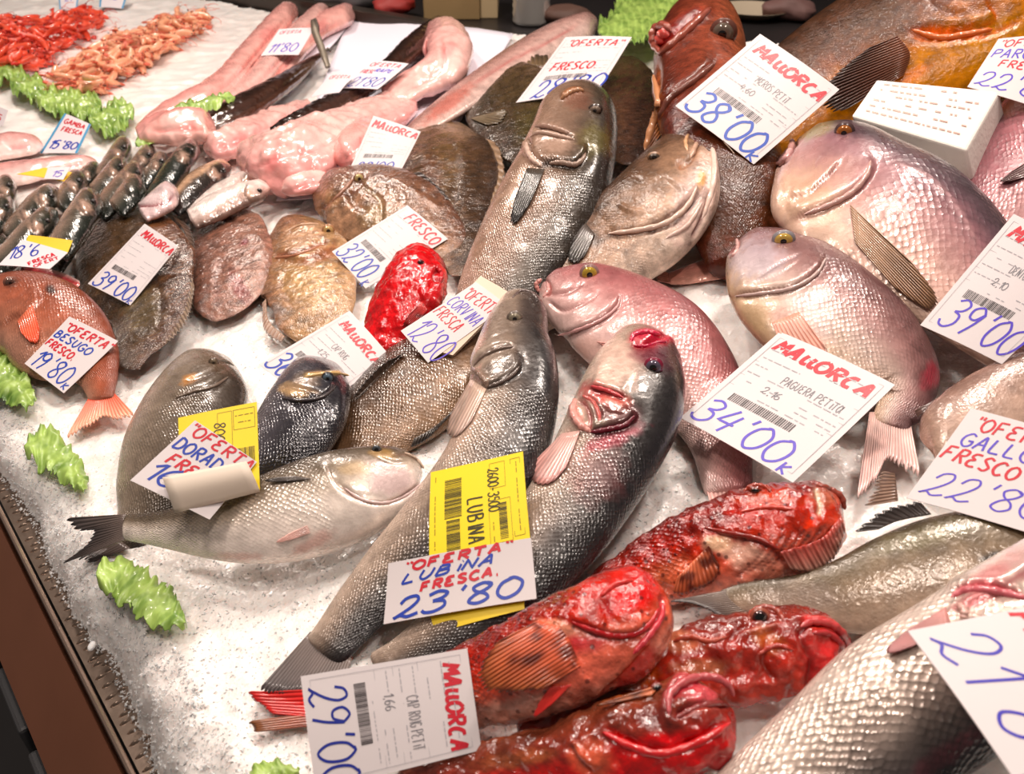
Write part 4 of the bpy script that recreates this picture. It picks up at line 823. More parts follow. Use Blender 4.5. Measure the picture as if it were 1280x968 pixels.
# ---------------------------------------------------------------- centre and left
card('price_card', 'form card marked FRESCO with 32 on the brown john dories', [(509, 257), (560, 299), (457, 361), (415, 315)],
     items=ICL(FORM(), text('FRESCO', (.2, .84), (.95, .82), .13, RED, .03), text("32'00", (.06, .02), (.8, .02), .24, BLUE, .03), text('k', (.86, -.02), (.94, -.02), .1, BLUE, .02)))
SCR = [(-1, (214, 120, 106)), (-.5, (208, 62, 48)), (.2, (186, 34, 24)), (1, (140, 30, 20))]
fish('scorp_small', 'scorpionfish', 'small bright red scorpionfish with its head between two cards', 'fish',
     [(546, 318, 34), (538, 330, 62), (522, 352, 82), (504, 380, 82), (488, 408, 68), (474, 436, 54), (460, 470, 40), (448, 500, 26)], 1, .75, [.05, .03, .0], 12,
     [(-1, (196, 40, 44)), (0, (206, 20, 26)), (1, (186, 24, 30))], SK_SCORP2, cvar=.2, lumps=[(60, .004), (150, .0018)], eyes=[(526, 329.5, 3.5, (60, 20, 20), (120, 16, 20), .6)],
     feats=[('groove', fx('E', [(440, 110), (425, 130), (435, 160)]), 3, 4, (150, 10, 20), .8), ('stepL', fx('E', [(410, 120), (370, 180), (390, 250)]), 3, 3), ('ridge', fx('E', [(240, 170), (300, 120), (370, 70)]), 3, 3)],
     fins=[('pectoral_fin', 'surface', fx('E', [(380, 230), (400, 260)]), fx('E', [(290, 320), (330, 340)]), 7, (196, 40, 36), (150, 22, 22), 3, .2)])
card('price_card', 'form card headed MALLORCA with 36 between the red fish and dark bream', [(437, 389), (488, 446), (395, 515), (324, 456)],
     items=ICL(FORM('CAP ROIG', '1,25'), text('MAllORcA', (.12, .82), (.97, .80), .1, RED, 0.034), text('36', (.03, .03), (.35, .03), .25, BLUE, .03)))
fish('corvina_dark', 'meagre', 'dark brown croaker body under the 12 card, head covered', 'fish',
     [(632, 392, 30), (618, 404, 62), (594, 424, 98), (556, 456, 120), (514, 492, 124), (474, 524, 108), (436, 556, 84), (402, 582, 56), (380, 600, 38)], 1, .5, .0, 14,
     [(-1, (150, 122, 96)), (-.2, (120, 94, 72)), (.5, (92, 70, 54)), (1, (66, 50, 40))], SK_BREAM, cvar=.25,
     fins=[('anal_fin', 'surface', fx('E', [(500, 630), (420, 700), (350, 740)]), fx('E', [(470, 670), (400, 740), (330, 790)]), 12, (60, 46, 36), (26, 22, 20), 4, .1),
           ('dorsal_fin', 'surface', fx('E', [(300, 430), (230, 500), (140, 590)]), fx('E', [(330, 410), (230, 460), (110, 580)]), 12, (70, 54, 42), (40, 30, 26), 4, .2)])
BASS = [(-1, (214, 196, 182)), (-.55, (184, 166, 152)), (-.1, (146, 130, 118)), (.3, (98, 90, 86)), (.65, (62, 58, 58)), (1, (48, 46, 50))]
card('price_card', 'stacked old card beneath the CORVINA card', [(601, 347), (640, 370), (566, 446), (517, 434)], items=[text('M', (.1, .7), (.25, .7), .14, RED, .02)], rgb=(222, 200, 178), th=.006, key='stack')
card('price_card', 'white OFERTA CORVINA FRESCA card beside the central sea bass head', [(595, 353), (634, 382), (535, 454), (501, 414)],
     items=[text('"OFERTA', (.08, .76), (.98, .8), .15, RED, .026), text('CORVINA', (.02, .58), (.94, .58), .15, VIO, .024), text('FRESCA', (.04, .4), (.78, .4), .14, RED, .026), text("12'80", (.1, .02), (1.1, .04), .3, VIO, .03)])
fish('bass_red', 'sea_bass', 'sea bass with blood red head and gills standing head up', 'fish',
     [(820, 418, 40), (816, 428, 76), (808, 448, 100), (799, 474, 124), (786, 510, 136), (764, 556, 134), (736, 606, 128), (702, 656, 122), (656, 708, 112), (604, 756, 96), (552, 796, 76), (508, 824, 60), (470, 842, 50)], -1, .66, [.05, .03, .02, .0], 9,
     BASS, SK_BASS, head=.27,
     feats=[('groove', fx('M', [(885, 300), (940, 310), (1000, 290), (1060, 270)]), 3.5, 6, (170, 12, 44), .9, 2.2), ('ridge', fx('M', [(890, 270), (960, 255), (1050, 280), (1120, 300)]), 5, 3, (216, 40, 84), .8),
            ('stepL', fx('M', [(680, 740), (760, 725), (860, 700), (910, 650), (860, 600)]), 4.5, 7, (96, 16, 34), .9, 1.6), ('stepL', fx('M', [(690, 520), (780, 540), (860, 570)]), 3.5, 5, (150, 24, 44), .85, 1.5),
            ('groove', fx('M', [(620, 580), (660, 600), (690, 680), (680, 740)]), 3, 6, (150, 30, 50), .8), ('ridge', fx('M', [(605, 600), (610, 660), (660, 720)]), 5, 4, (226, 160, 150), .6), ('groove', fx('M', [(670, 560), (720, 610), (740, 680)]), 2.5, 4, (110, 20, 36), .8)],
     blobs=[(770, 455, 34, 40, 20, (236, 206, 192), .8, 1), (812, 440, 24, 18, 0, (130, 28, 60), .75, 1), (835, 445, 16, 26, 0, (90, 30, 50), .6, 1), (812, 424, 26, 10, 5, (206, 34, 74), .85, 1), (765, 498, 28, 12, 25, (214, 110, 96), .8, 1), (768, 518, 30, 14, 10, (104, 36, 38), .75, 1),
            (738, 490, 16, 14, 0, (190, 50, 60), .6, 1), (765, 548, 44, 12, -22, (176, 60, 84), .7), (745, 590, 40, 40, 0, (150, 84, 84), .35), (722, 522, 9, 16, -20, (232, 170, 160), .8, 1), (700, 570, 14, 40, 32, (206, 168, 158), .6)],
     eyes=[(816.5, 460, 9.5, (96, 86, 104), (128, 28, 56), .6)],
     fins=[('pectoral_fin', 'surface', fx('M', [(550, 745), (640, 730)]), fx('M', [(340, 960), (520, 1030)]), 9, (214, 170, 160), (196, 140, 134), 4, .05, .8)])
fish('bass_mid', 'sea_bass', 'grey sea bass standing head up beside the CORVINA card, tail on ice', 'fish',
     [(657, 364, 26), (656, 374, 48), (652, 394, 68), (646, 420, 86), (644, 455, 106), (641, 500, 115), (628, 548, 120), (604, 594, 116), (568, 640, 110), (530, 680, 100), (492, 718, 88), (454, 757, 72), (420, 798, 60), (402, 820, 56)], -1, .62, [.06, .04, .03, .01, .0], 9,
     BASS, SK_BASS, head=.26,
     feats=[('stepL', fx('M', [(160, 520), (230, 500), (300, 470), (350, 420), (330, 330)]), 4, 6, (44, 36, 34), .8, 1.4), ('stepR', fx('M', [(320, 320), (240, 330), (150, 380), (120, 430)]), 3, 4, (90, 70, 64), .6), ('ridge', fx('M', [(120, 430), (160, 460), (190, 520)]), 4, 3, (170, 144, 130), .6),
            ('groove', fx('M', [(300, 80), (340, 60), (400, 80), (420, 130)]), 2, 1.5, (70, 56, 52), .4), ('groove', fx('M', [(210, 290), (270, 260), (330, 250)]), 2, 1)],
     blobs=[(622, 400, 20, 36, 18, (150, 134, 122), .7, 1), (664, 385, 16, 26, 0, (82, 68, 64), .6, 1), (625, 462, 26, 13, -20, (74, 58, 48), .7, 1), (594, 470, 10, 10, 0, (140, 112, 98), .6, 1), (580, 530, 14, 50, 30, (206, 180, 164), .6, 1)],
     eyes=[(643.5, 398.5, 7.8, (150, 140, 120), (110, 98, 88), .5, .85)],
     fins=[('pectoral_fin', 'surface', fx('M', [(110, 480), (185, 530)]), fx('M', [(-40, 740), (60, 790)]), 8, (206, 178, 160), (180, 152, 140), 4, .05, .7),
           ('tail_fin', 'tail', [(388, 790), (440, 824)], [(324, 862), (338, 868), (372, 868), (424, 874)], 22, (112, 98, 92), (70, 62, 62), 2, .05, .6)])
card('price_card', 'yellow LUBINA 2600-3500 label card standing above the 23 card', [(654, 565), (663, 674), (537, 703), (539, 591)], rgb=(244, 216, 20), key='lub', tilt=30,
     items=[text('2600-3500', (.12, .62), (.62, .62), .11, YINK, .014, 0, 'print'), text('LUBINA', (.42, .40), (.92, .40), .16, YINK, .02, 0, 'print'), bars(.15, .6, .16, .34, YINK, 30), bars(.62, .95, .18, .32, YINK, 20), bars(.55, .95, .72, .8, YINK, 22),
            frame(.06, .94, .86, .96, (120, 104, 20), .005), frame(.06, .36, .64, .8, (150, 130, 20), .005), dashes(.1, .9, .92, 5, (150, 128, 10), .01), dashes(.5, .95, .66, 5, (150, 128, 10), .01), dashes(.08, .9, .06, 5, (150, 128, 10), .01), frame(.5, .97, .62, .84, (150, 130, 20), .005)])
c23 = card('price_card', 'white OFERTA LUBINA FRESCA card with 23 price in the lower middle', [(486, 705), (664, 673), (671, 749), (480, 781)], excl=(), tilt=34, key='c23',
     items=[text('"OFERTA"', (.12, .80), (.86, .86), .14, RED, .02), text('LUBiNA', (.1, .60), (.74, .68), .15, BLUE, .017, .3), text('FRESCA.', (.24, .42), (.78, .48), .14, RED, .02), text("23'80", (.06, .05), (.9, .09), .31, BLUE, .022, .2)])
card('price_card', 'yellow card edge showing under the 23 card', [(520, 716), (650, 696), (656, 762), (545, 792)], rgb=(238, 206, 40), like=c23, off=-.003)
# dark breams and the gilthead in front
BREAM = [(-1, (230, 218, 208)), (-.3, (206, 192, 180)), (.2, (150, 138, 124)), (.6, (104, 94, 82)), (1, (76, 68, 60))]
fish('dorada_dark', 'gilthead_bream', 'nearly black gilthead bream with gold brow behind the yellow card', 'fish',
     [(410, 452, 36), (408, 462, 66), (398, 484, 92), (384, 512, 104), (364, 542, 102), (340, 572, 84), (314, 598, 56), (296, 616, 36)], -1, .6, .03, 14,
     [(-1, (110, 104, 108)), (-.3, (74, 70, 76)), (.3, (44, 42, 48)), (1, (32, 30, 36))], skin_mat('black_bream_skin', .0036, .7, 1.0, .22, .25, .3, 60), head=.3,
     feats=[('ridge', fx('D', [(1130, 505), (1200, 500), (1275, 492)]), 2.5, 2, (206, 170, 110), .9), ('stepL', fx('D', [(1060, 600), (1130, 600), (1200, 580), (1250, 540)]), 3, 4, (40, 30, 32), .7), ('groove', fx('D', [(1040, 540), (1100, 550), (1190, 575)]), 2.5, 2, (160, 130, 100), .6)],
     blobs=[(366, 488, 18, 10, 10, (220, 180, 130), .85, 1), (380, 478, 24, 12, -20, (140, 118, 100), .6, 1), (420, 455, 20, 10, 20, (70, 60, 64), .6, 1)],
     eyes=[(409.5, 473.5, 6, (90, 110, 126), (50, 44, 46), .5)])
fish('dorada_left', 'gilthead_bream', 'grey gilthead bream lying under the yellow card, head up', 'fish',
     [(284, 446, 46), (278, 456, 78), (264, 480, 108), (246, 512, 126), (226, 548, 132), (206, 586, 124), (188, 620, 96), (174, 650, 62), (160, 672, 44), (150, 684, 38)], -1, .5, [.0, .0, -.008], 14,
     [(-1, (186, 172, 158)), (-.4, (150, 136, 122)), (.2, (116, 104, 92)), (.7, (84, 74, 66)), (1, (66, 58, 54))], SK_BREAM, head=.25,
     feats=[('stepL', fx('D', [(640, 600), (720, 570), (790, 550), (850, 500)]), 3.5, 4, (80, 66, 58), .6), ('groove', fx('D', [(690, 530), (760, 510), (830, 480)]), 2.5, 2.5, (80, 62, 50), .5), ('groove', fx('D', [(790, 450), (850, 455), (880, 470)]), 2, 2)],
     blobs=[(237, 476, 12, 7, -30, (206, 150, 84), .8, 1), (268, 458, 24, 12, 20, (120, 100, 82), .5, 1)], eyes=[(267, 454, 4.5, (120, 104, 84), (90, 74, 62), .5)],
     fins=[('tail_fin', 'tail', [(140, 672), (166, 694)], [(92, 700), (104, 712), (120, 712)], 8, (90, 76, 70), (60, 50, 48), 1, .25)])
fish('dorada_front', 'gilthead_bream', 'white bellied gilthead bream lying across the front ice with forked dark tail', 'fish',
     [(528, 590, 34), (520, 591, 58), (505, 596, 78), (480, 604, 98), (446, 616, 116), (404, 630, 124), (356, 645, 118), (306, 656, 100), (258, 661, 76), (214, 662, 52), (180, 661, 38), (155, 659, 32)], 1, .5, [.03, .03, .035, .03], 34,
     [(-1, (246, 236, 228)), (-.1, (242, 230, 220)), (.15, (214, 200, 186)), (.45, (140, 126, 110)), (1, (92, 82, 72))], SK_BREAM, head=.3,
     feats=[('stepR', fx('E', [(20, 840), (60, 920), (120, 955), (200, 965), (260, 975)]), 2.5, 2.5, (170, 140, 130), .4), ('groove', [(531, 602), (518, 612), (500, 624), (478, 630), (450, 625), (425, 606)], 2.5, 3.5, (170, 130, 122), .6), ('groove', fx('E', [(385, 830), (330, 800), (270, 800)]), 2, 1.5, (150, 120, 104), .5),
            ('groove', fx('E', [(210, 805), (280, 830), (340, 820)]), 2, 1)],
     blobs=[(370, 680, 150, 26, -3, (244, 232, 224), .5, 1), (490, 600, 36, 22, 20, (228, 206, 204), .9, 1), (440, 585, 26, 10, 10, (190, 160, 110), .5, 1), (480, 568, 18, 7, 10, (196, 158, 96), .6, 1), (392, 678, 30, 9, -30, (222, 168, 156), .5), (420, 575, 30, 10, -10, (112, 100, 88), .6, 1), (300, 696, 30, 6, 0, (226, 190, 180), .6)],
     eyes=[(470.5, 562.5, 5.6, (80, 86, 92), (130, 112, 92), .6)],
     fins=[('pectoral_fin', 'surface', fx('G', [(1010, 150), (1020, 175)]), fx('G', [(905, 200), (910, 212)]), 5, (220, 178, 168), (216, 168, 158), 2, .05, .6),
           ('upper_fin', 'surface', fx('D', [(1100, 880), (1160, 890)]), fx('D', [(975, 890), (985, 905)]), 7, (90, 80, 74), (60, 54, 52), 3, .1),
           ('tail_fin', 'tail', [(158, 643), (158, 675)], [(80, 648), (94, 664), (116, 664), (96, 690), (70, 708)], 16, (110, 96, 90), (52, 46, 46), 1, .12, .9)])
card('price_card', 'yellow printed card behind the DORADA card', [(223, 523), (321, 503), (325, 613), (226, 630)], rgb=(244, 214, 26), tilt=30, key='yel', excl=(),
     items=[frame(.7, .97, .72, .95, (120, 104, 20), .006), frame(.5, .68, .3, .95, (150, 130, 20), .006), dashes(.72, .95, .88, 4, (130, 110, 10), .01), dashes(.72, .95, .8, 4, (130, 110, 10), .01), text('800', (.46, .84), (.44, .62), .12, YINK, .016, 0, 'print'), bars(.72, .96, .28, .5, YINK, 22)])
c16 = card('price_card', 'white OFERTA DORADA FRESCA card with 16 price and folded corner', [(244, 526), (321, 578), (262, 650), (163, 601)], tilt=30, key='c16', excl=(),
     items=[text('"OFERTA', (.02, .82), (1.0, .82), .16, RED, .03), text('DORADA', (.04, .58), (.82, .60), .17, BLUE, .03), text('FRESCA', (.12, .38), (.9, .36), .15, RED, .032), text('16', (.05, .09), (.44, .12), .27, BLUE, .034)])
# the corner that has curled up over it
n = c16.n; Cq = c16.P4.mean(0) + n * .012; FP = on_plane(np.array([203., 308, 325, 218]), np.array([597., 577, 613, 640]), Cq, nrm(n + np.array([0, -.25, 0.])))
ss, tt = np.meshgrid(np.linspace(0, 1, 10), np.linspace(0, 1, 10), indexing='ij'); s_, t_ = ss[..., None], tt[..., None]
G_ = (FP[0] * (1 - s_) + FP[1] * s_) * (1 - t_) + (FP[3] * (1 - s_) + FP[2] * s_) * t_ + n * (.006 * np.sin(math.pi * t_) - .004 * t_)
o = mesh_from('folded_flap', G_.reshape(-1, 3), grid_faces(10, 10), plain('card_back', (216, 202, 186), .6), c16.root, c16.o); solid(o, .0006); o['label'] = 'blank beige underside of the folded corner'
# red bream on the far left
fish('besugo', 'red_bream', 'orange red bream with bright orange tail at the left edge', 'fish',
     [(-52, 400, 36), (-36, 396, 66), (-8, 392, 92), (28, 396, 116), (62, 412, 128), (92, 430, 112), (112, 450, 82), (122, 472, 54), (126, 492, 36), (127, 502, 34)], -1, .42, .01, 18,
     [(-1, (200, 156, 136)), (-.4, (178, 124, 102)), (.2, (176, 108, 84)), (1, (140, 80, 60))], SK_PINK, head=.3,
     feats=[('stepR', fx('D', [(130, 170), (150, 220), (100, 270), (40, 290), (0, 330)]), 3, 3, (140, 84, 66), .5), ('groove', fx('D', [(0, 230), (50, 220), (110, 180)]), 2, 1.5, (140, 90, 76), .4)],
     blobs=[(63, 362, 8, 6, 20, (50, 32, 30), .9), (14, 352, 9, 7, 0, (110, 76, 66), .8), (25, 440, 22, 26, 0, (166, 128, 112), .5)],
     eyes=[(13, 354, 5, (96, 70, 62), (130, 84, 70), .5)],
     fins=[('pectoral_fin', 'surface', fx('D', [(65, 300), (120, 240)]), fx('D', [(90, 380), (165, 400)]), 8, (214, 110, 78), (222, 84, 50), 3, .1),
           ('tail_fin', 'tail', fx('D', [(330, 590), (425, 570)]), fx('D', [(245, 740), (320, 700), (385, 665), (440, 670), (505, 655)]), 18, (222, 70, 40), (240, 170, 140), 1, .1, .9)])
fish('besugo_behind', 'red_bream', 'pale pink strip of a bream peeping out above the red bream', 'fish', [(24, 338, 12), (50, 342, 18), (80, 350, 16), (100, 356, 8)], -1, .5, .02, 15, [(-1, (220, 160, 150)), (0, (190, 60, 70)), (1, (226, 206, 200))], SK_SMALL)
# ---------------------------------------------------------------- scorpionfish and the big bass in front
BIG = [(-1, (228, 214, 204)), (-.35, (222, 206, 194)), (.05, (190, 174, 164)), (.4, (124, 114, 110)), (.75, (78, 72, 76)), (1, (50, 46, 52))]
SCO = [(-1, (226, 150, 130)), (-.6, (214, 100, 76)), (-.15, (190, 50, 30)), (.4, (170, 34, 22)), (1, (104, 24, 16))]
def spines(q, pts, px_h=8):
    """a row of short dorsal spines standing on the back"""
    pts = spline(pts, max(3, int(len(pts) * 3)))[:, :2]; parts = []
    for x, y in pts:
        h = fcast(q, x, y)
        if h[0] is None: continue
        c = np.array(h[0]); d = nrm(np.array(h[1]) + np.array([0, .5, .9])); hh = px_h * q.mpp
        parts.append(tube_vf([c - d * hh * .3, c + d * hh * .5, c + d * hh + np.array([hh * .15, 0, 0])], [hh * .2, hh * .12, hh * .02], 6))
    if parts:
        V, Fc = join_vf(parts); o = mesh_from('spine_row', V, Fc, plain('spine_red', (150, 34, 24), .3, coat=.5), q.root, q.o); o['kind'] = 'stuff'
q = fish('scorp_top', 'scorpionfish', 'red scorpionfish with pale throat at the back of the red group', 'fish',
     [(1052, 640, 46), (1044, 642, 76), (1026, 648, 98), (990, 662, 120), (946, 672, 128), (900, 684, 122), (854, 700, 106), (808, 718, 88), (764, 742, 72), (726, 770, 54)], 1, .6, [.03, .02, .0], 30,
     SCO, SK_SCORP, head=.55, cvar=.3, lumps=[(50, .005), (130, .0022)],
     feats=[('groove', fx('N', [(1040, 60), (1060, 150), (1050, 200)]), 3, 4, (226, 200, 170), .8), ('stepL', fx('N', [(560, 240), (640, 280), (760, 300), (860, 360), (900, 420)]), 4, 5, (120, 20, 16), .7)] +
           [('groove', [(1052 - 12 * k, 655 + 2 * k), (1040 - 14 * k, 672 + 4.5 * k), (1022 - 15 * k, 688 + 5.2 * k)], 1.6, 2.2, (84, 26, 26), .75) for k in range(8)],
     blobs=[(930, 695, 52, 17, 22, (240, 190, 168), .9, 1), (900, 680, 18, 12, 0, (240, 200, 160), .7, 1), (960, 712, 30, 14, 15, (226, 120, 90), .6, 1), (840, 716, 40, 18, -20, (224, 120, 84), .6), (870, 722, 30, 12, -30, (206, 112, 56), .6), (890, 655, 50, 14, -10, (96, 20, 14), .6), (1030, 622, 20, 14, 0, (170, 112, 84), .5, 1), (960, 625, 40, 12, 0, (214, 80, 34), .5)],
     eyes=[(944, 614, 6, (90, 40, 20), (120, 40, 24), .75, .6)],
     fins=[('pectoral_fin', 'surface', fx('N', [(560, 330), (470, 420), (420, 470)]), fx('N', [(640, 490), (520, 530), (385, 590)]), 12, (226, 120, 80), (150, 66, 36), 4, .1, 1.3),
           ('gill_rays', 'surface', fx('N', [(1150, 200), (1060, 300), (880, 360)]), fx('N', [(1185, 300), (1100, 420), (960, 490)]), 15, (176, 60, 50), (150, 110, 96), 4, .1, 2.)])
spines(q, [(760, 722), (800, 700), (850, 676), (890, 658)], 9)
fish('olive_tail_dummy', 'jack_fish', 'thin dark tail tip', 'fish', [(0, 0, 1), (1, 1, 1)], 1) if False else None
q = fish('scorp_mid', 'scorpionfish', 'dark red scorpionfish with glassy eye below the grey forked tail', 'fish',
     [(1056, 815, 56), (1048, 812, 78), (1026, 810, 96), (992, 812, 112), (946, 820, 118), (896, 830, 116), (846, 846, 108), (796, 866, 98), (740, 888, 86), (690, 908, 68), (650, 924, 50)], 1, .6, [.02, .02, .0], 30,
     [(-1, (190, 70, 58)), (-.3, (170, 48, 38)), (.4, (140, 40, 30)), (1, (110, 36, 26))], SK_SCORP2, head=.7, cvar=.3, lumps=[(50, .006), (120, .0025)],
     feats=[('groove', fx('I', [(750, 500), (700, 440), (630, 440), (590, 480)]), 3, 5, (150, 20, 28), .8), ('ridge', fx('I', [(600, 420), (680, 420), (745, 480)]), 5, 4, (214, 60, 60), .7), ('groove', fx('I', [(600, 480), (640, 560), (620, 640)]), 3, 4, (120, 24, 20), .6),
            ('ridge', fx('I', [(430, 450), (480, 450), (540, 430)]), 4, 4, (200, 110, 90), .4), ('groove', fx('N', [(640, 760), (700, 700), (760, 700)]), 3, 4, (120, 26, 20), .6), ('groove', fx('N', [(820, 740), (810, 860), (860, 940)]), 4, 4, (140, 34, 20), .6)],
     blobs=[(1030, 825, 30, 36, 0, (206, 52, 54), .8, 1), (850, 800, 30, 14, 20, (206, 128, 96), .7, 1), (880, 835, 40, 12, 0, (176, 120, 84), .5), (960, 800, 26, 14, 30, (190, 110, 50), .45), (800, 850, 30, 12, -20, (206, 100, 40), .6), (900, 815, 30, 12, 10, (120, 30, 24), .5)],
     eyes=[(950.5, 773.5, 9, (70, 34, 34), (150, 80, 62), .72)],
     fins=[('pectoral_fin', 'surface', fx('P', [(860, 470), (820, 540)]), fx('P', [(640, 580), (600, 650)]), 12, (196, 110, 60), (120, 60, 30), 3, .1, 1.4)])
q = fish('scorp_left', 'scorpionfish', 'large bright red scorpionfish lying over the 23 and 29 cards', 'fish',
     [(826, 742, 60), (820, 748, 92), (804, 760, 120), (772, 782, 140), (728, 804, 144), (684, 824, 138), (640, 842, 126), (596, 856, 110), (548, 868, 90), (500, 876, 66), (450, 880, 50), (400, 884, 44)], 1, .68, [.05, .04, .01, .0], 30,
     SCO, SK_SCORP, head=.28, cvar=.25, lumps=[(45, .003), (120, .0016)],
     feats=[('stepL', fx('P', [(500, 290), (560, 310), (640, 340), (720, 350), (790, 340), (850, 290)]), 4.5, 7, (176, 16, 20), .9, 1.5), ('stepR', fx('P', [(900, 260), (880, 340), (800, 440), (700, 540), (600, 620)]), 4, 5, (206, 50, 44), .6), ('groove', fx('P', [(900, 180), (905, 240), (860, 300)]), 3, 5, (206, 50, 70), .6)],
     blobs=[(790, 740, 44, 30, -30, (222, 42, 44), .85, 1), (755, 730, 50, 18, -20, (206, 40, 30), .7, 1), (755, 815, 70, 26, -38, (232, 112, 90), .95, 1), (730, 800, 36, 16, 0, (226, 80, 90), .6, 1), (700, 786, 36, 10, 10, (240, 170, 140), .7, 1), (650, 890, 70, 22, -12, (226, 160, 140), 1., 1), (620, 900, 40, 16, 0, (216, 150, 130), .8, 1), (795, 842, 14, 40, 40, (214, 40, 50), .7, 1),
            (660, 820, 60, 26, -30, (176, 88, 44), .55)],
     fins=[('pectoral_fin', 'surface', fx('P', [(380, 290), (480, 330), (560, 480)]), fx('P', [(90, 440), (110, 560), (300, 640)]), 17, (214, 90, 56), (160, 84, 44), 4, .1, 1.3, .0009, 0, 'speckled orange fan fin'),
           ('pelvic_fin', 'surface', fx('P', [(430, 570), (520, 560)]), fx('P', [(345, 700), (380, 695)]), 6, (214, 60, 50), (200, 40, 36), 3, .05),
           ('tail_fin', 'tail', [(398, 862), (396, 902)], [(308, 866), (316, 880), (340, 900)], 7, (206, 30, 26), (170, 24, 22), 6, .1, 1.6, .0015),
           ('lower_tail_fin', 'tail', [(400, 890), (398, 914)], [(314, 918), (318, 934)], 5, (150, 60, 30), (110, 66, 36), 4, .1, 1.6, .0015)])
spines(q, [(600, 792), (650, 768), (700, 742)], 9)
q = fish('scorp_front', 'scorpionfish', 'dark red scorpionfish at the bottom edge with wide round open mouth', 'fish',
     [(914, 892, 74), (908, 894, 96), (892, 900, 112), (862, 910, 122), (824, 920, 122), (776, 932, 116), (724, 944, 104), (668, 956, 88), (610, 966, 72), (550, 976, 56), (500, 986, 44)], 1, .62, [.03, .02, .0], 30,
     [(-1, (206, 40, 44)), (-.4, (190, 36, 36)), (.1, (130, 44, 34)), (1, (120, 60, 40))], SK_SCORP2, head=.6, cvar=.3, lumps=[(45, .005), (120, .0025)],
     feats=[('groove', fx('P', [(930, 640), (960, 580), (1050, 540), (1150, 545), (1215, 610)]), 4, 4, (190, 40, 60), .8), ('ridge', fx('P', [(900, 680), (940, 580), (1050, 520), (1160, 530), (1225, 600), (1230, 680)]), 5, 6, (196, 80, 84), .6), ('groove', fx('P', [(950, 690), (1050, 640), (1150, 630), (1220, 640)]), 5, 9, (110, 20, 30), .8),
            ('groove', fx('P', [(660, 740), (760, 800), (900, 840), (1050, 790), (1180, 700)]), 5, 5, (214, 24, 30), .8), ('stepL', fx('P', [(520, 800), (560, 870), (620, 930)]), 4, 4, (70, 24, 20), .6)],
     blobs=[(878, 862, 38, 14, 0, (206, 84, 92), .8, 1), (900, 905, 26, 20, -30, (126, 40, 36), .6, 1), (830, 930, 70, 14, -8, (214, 30, 36), .85, 1), (740, 950, 30, 24, 30, (226, 110, 80), .7, 1), (640, 950, 60, 12, -8, (150, 84, 50), .6), (815, 900, 26, 14, 0, (90, 24, 22), .6), (790, 862, 40, 12, -15, (176, 92, 44), .6)],
     eyes=[(823, 861, 6.5, (90, 60, 50), (130, 50, 40), .7, .7)],
     fins=[('pectoral_fin', 'surface', fx('P', [(900, 560), (860, 600)]), fx('P', [(640, 640), (590, 660)]), 10, (206, 110, 60), (120, 64, 36), 3, .1, 1.3)])
fish('bass_big', 'sea_bass', 'big silver sea bass with bold scales across the bottom right corner', 'fish',
     [(1440, 655, 70), (1412, 682, 118), (1364, 722, 160), (1310, 766, 188), (1252, 812, 206), (1188, 856, 216), (1122, 898, 218), (1060, 948, 204), (990, 998, 180), (920, 1046, 150), (850, 1090, 120)], -1, .6, [.06, .05, .02, .0], 16,
     BIG, SK_BIG, head=.3,
     feats=[('stepR', [(1316, 690), (1290, 712), (1240, 742), (1205, 760)], 5, 4, (190, 90, 100), .6), ('stepL', fx('I', [(1060, 350), (1090, 330), (1150, 320), (1279, 340)]), 4, 5, (196, 70, 84), .8), ('ridge', fx('I', [(1090, 380), (1110, 410), (1180, 420)]), 4, 4, (206, 160, 150), .5)],
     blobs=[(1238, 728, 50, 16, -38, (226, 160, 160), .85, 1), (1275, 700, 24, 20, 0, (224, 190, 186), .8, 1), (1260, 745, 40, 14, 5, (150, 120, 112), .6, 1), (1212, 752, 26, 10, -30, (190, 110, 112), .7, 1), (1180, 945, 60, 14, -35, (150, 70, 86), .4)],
     fins=[('pectoral_fin', 'surface', fx('I', [(1045, 385), (1060, 440)]), fx('I', [(855, 500), (865, 545)]), 9, (190, 130, 124), (160, 104, 104), 4, .05, .8)])
# ---------------------------------------------------------------- remaining cards in front
card('price_card', 'white OFERTA BESUGO FRESCO card with 19 price on the red bream', [(87, 396), (148, 427), (80, 492), (31, 455)],
     items=[text('"OFERTA"', (.08, .78), (1.0, .8), .13, RED, .03), text('BESUGO', (.03, .6), (.8, .6), .13, BLUE, .026), text('FRESCO.', (.02, .42), (.66, .42), .12, RED, .03), text("19'80", (.06, .04), (.86, .06), .3, BLUE, .028), text('k', (.86, .03), (.97, .03), .1, BLUE, .022)])
card('price_card', 'form card headed MALLORCA with 39 on the olive turbot at left', [(181, 280), (223, 308), (163, 382), (110, 355)],
     items=ICL(FORM(), text('MAllORcA', (.14, .84), (.98, .82), .11, RED, 0.039), text("39'00", (.06, .02), (.9, .02), .22, BLUE, .034), text('k', (.88, 0), (.98, 0), .07, BLUE, .02)))
card('price_card', 'large form card headed MALLORCA with 34 price in the centre right', [(975, 415.5), (1119, 482), (991, 604.5), (850.5, 523)], tilt=30,
     items=ICL(FORM('PAGUERA Petita', '2,16'), text('MAllORcA', (.08, .83), (.92, .80), .11, RED, 0.034), text("34'00", (.03, .05), (.82, .03), .22, VIO, .022, .15), text('k', (.84, .01), (.92, .01), .09, VIO, .018)))
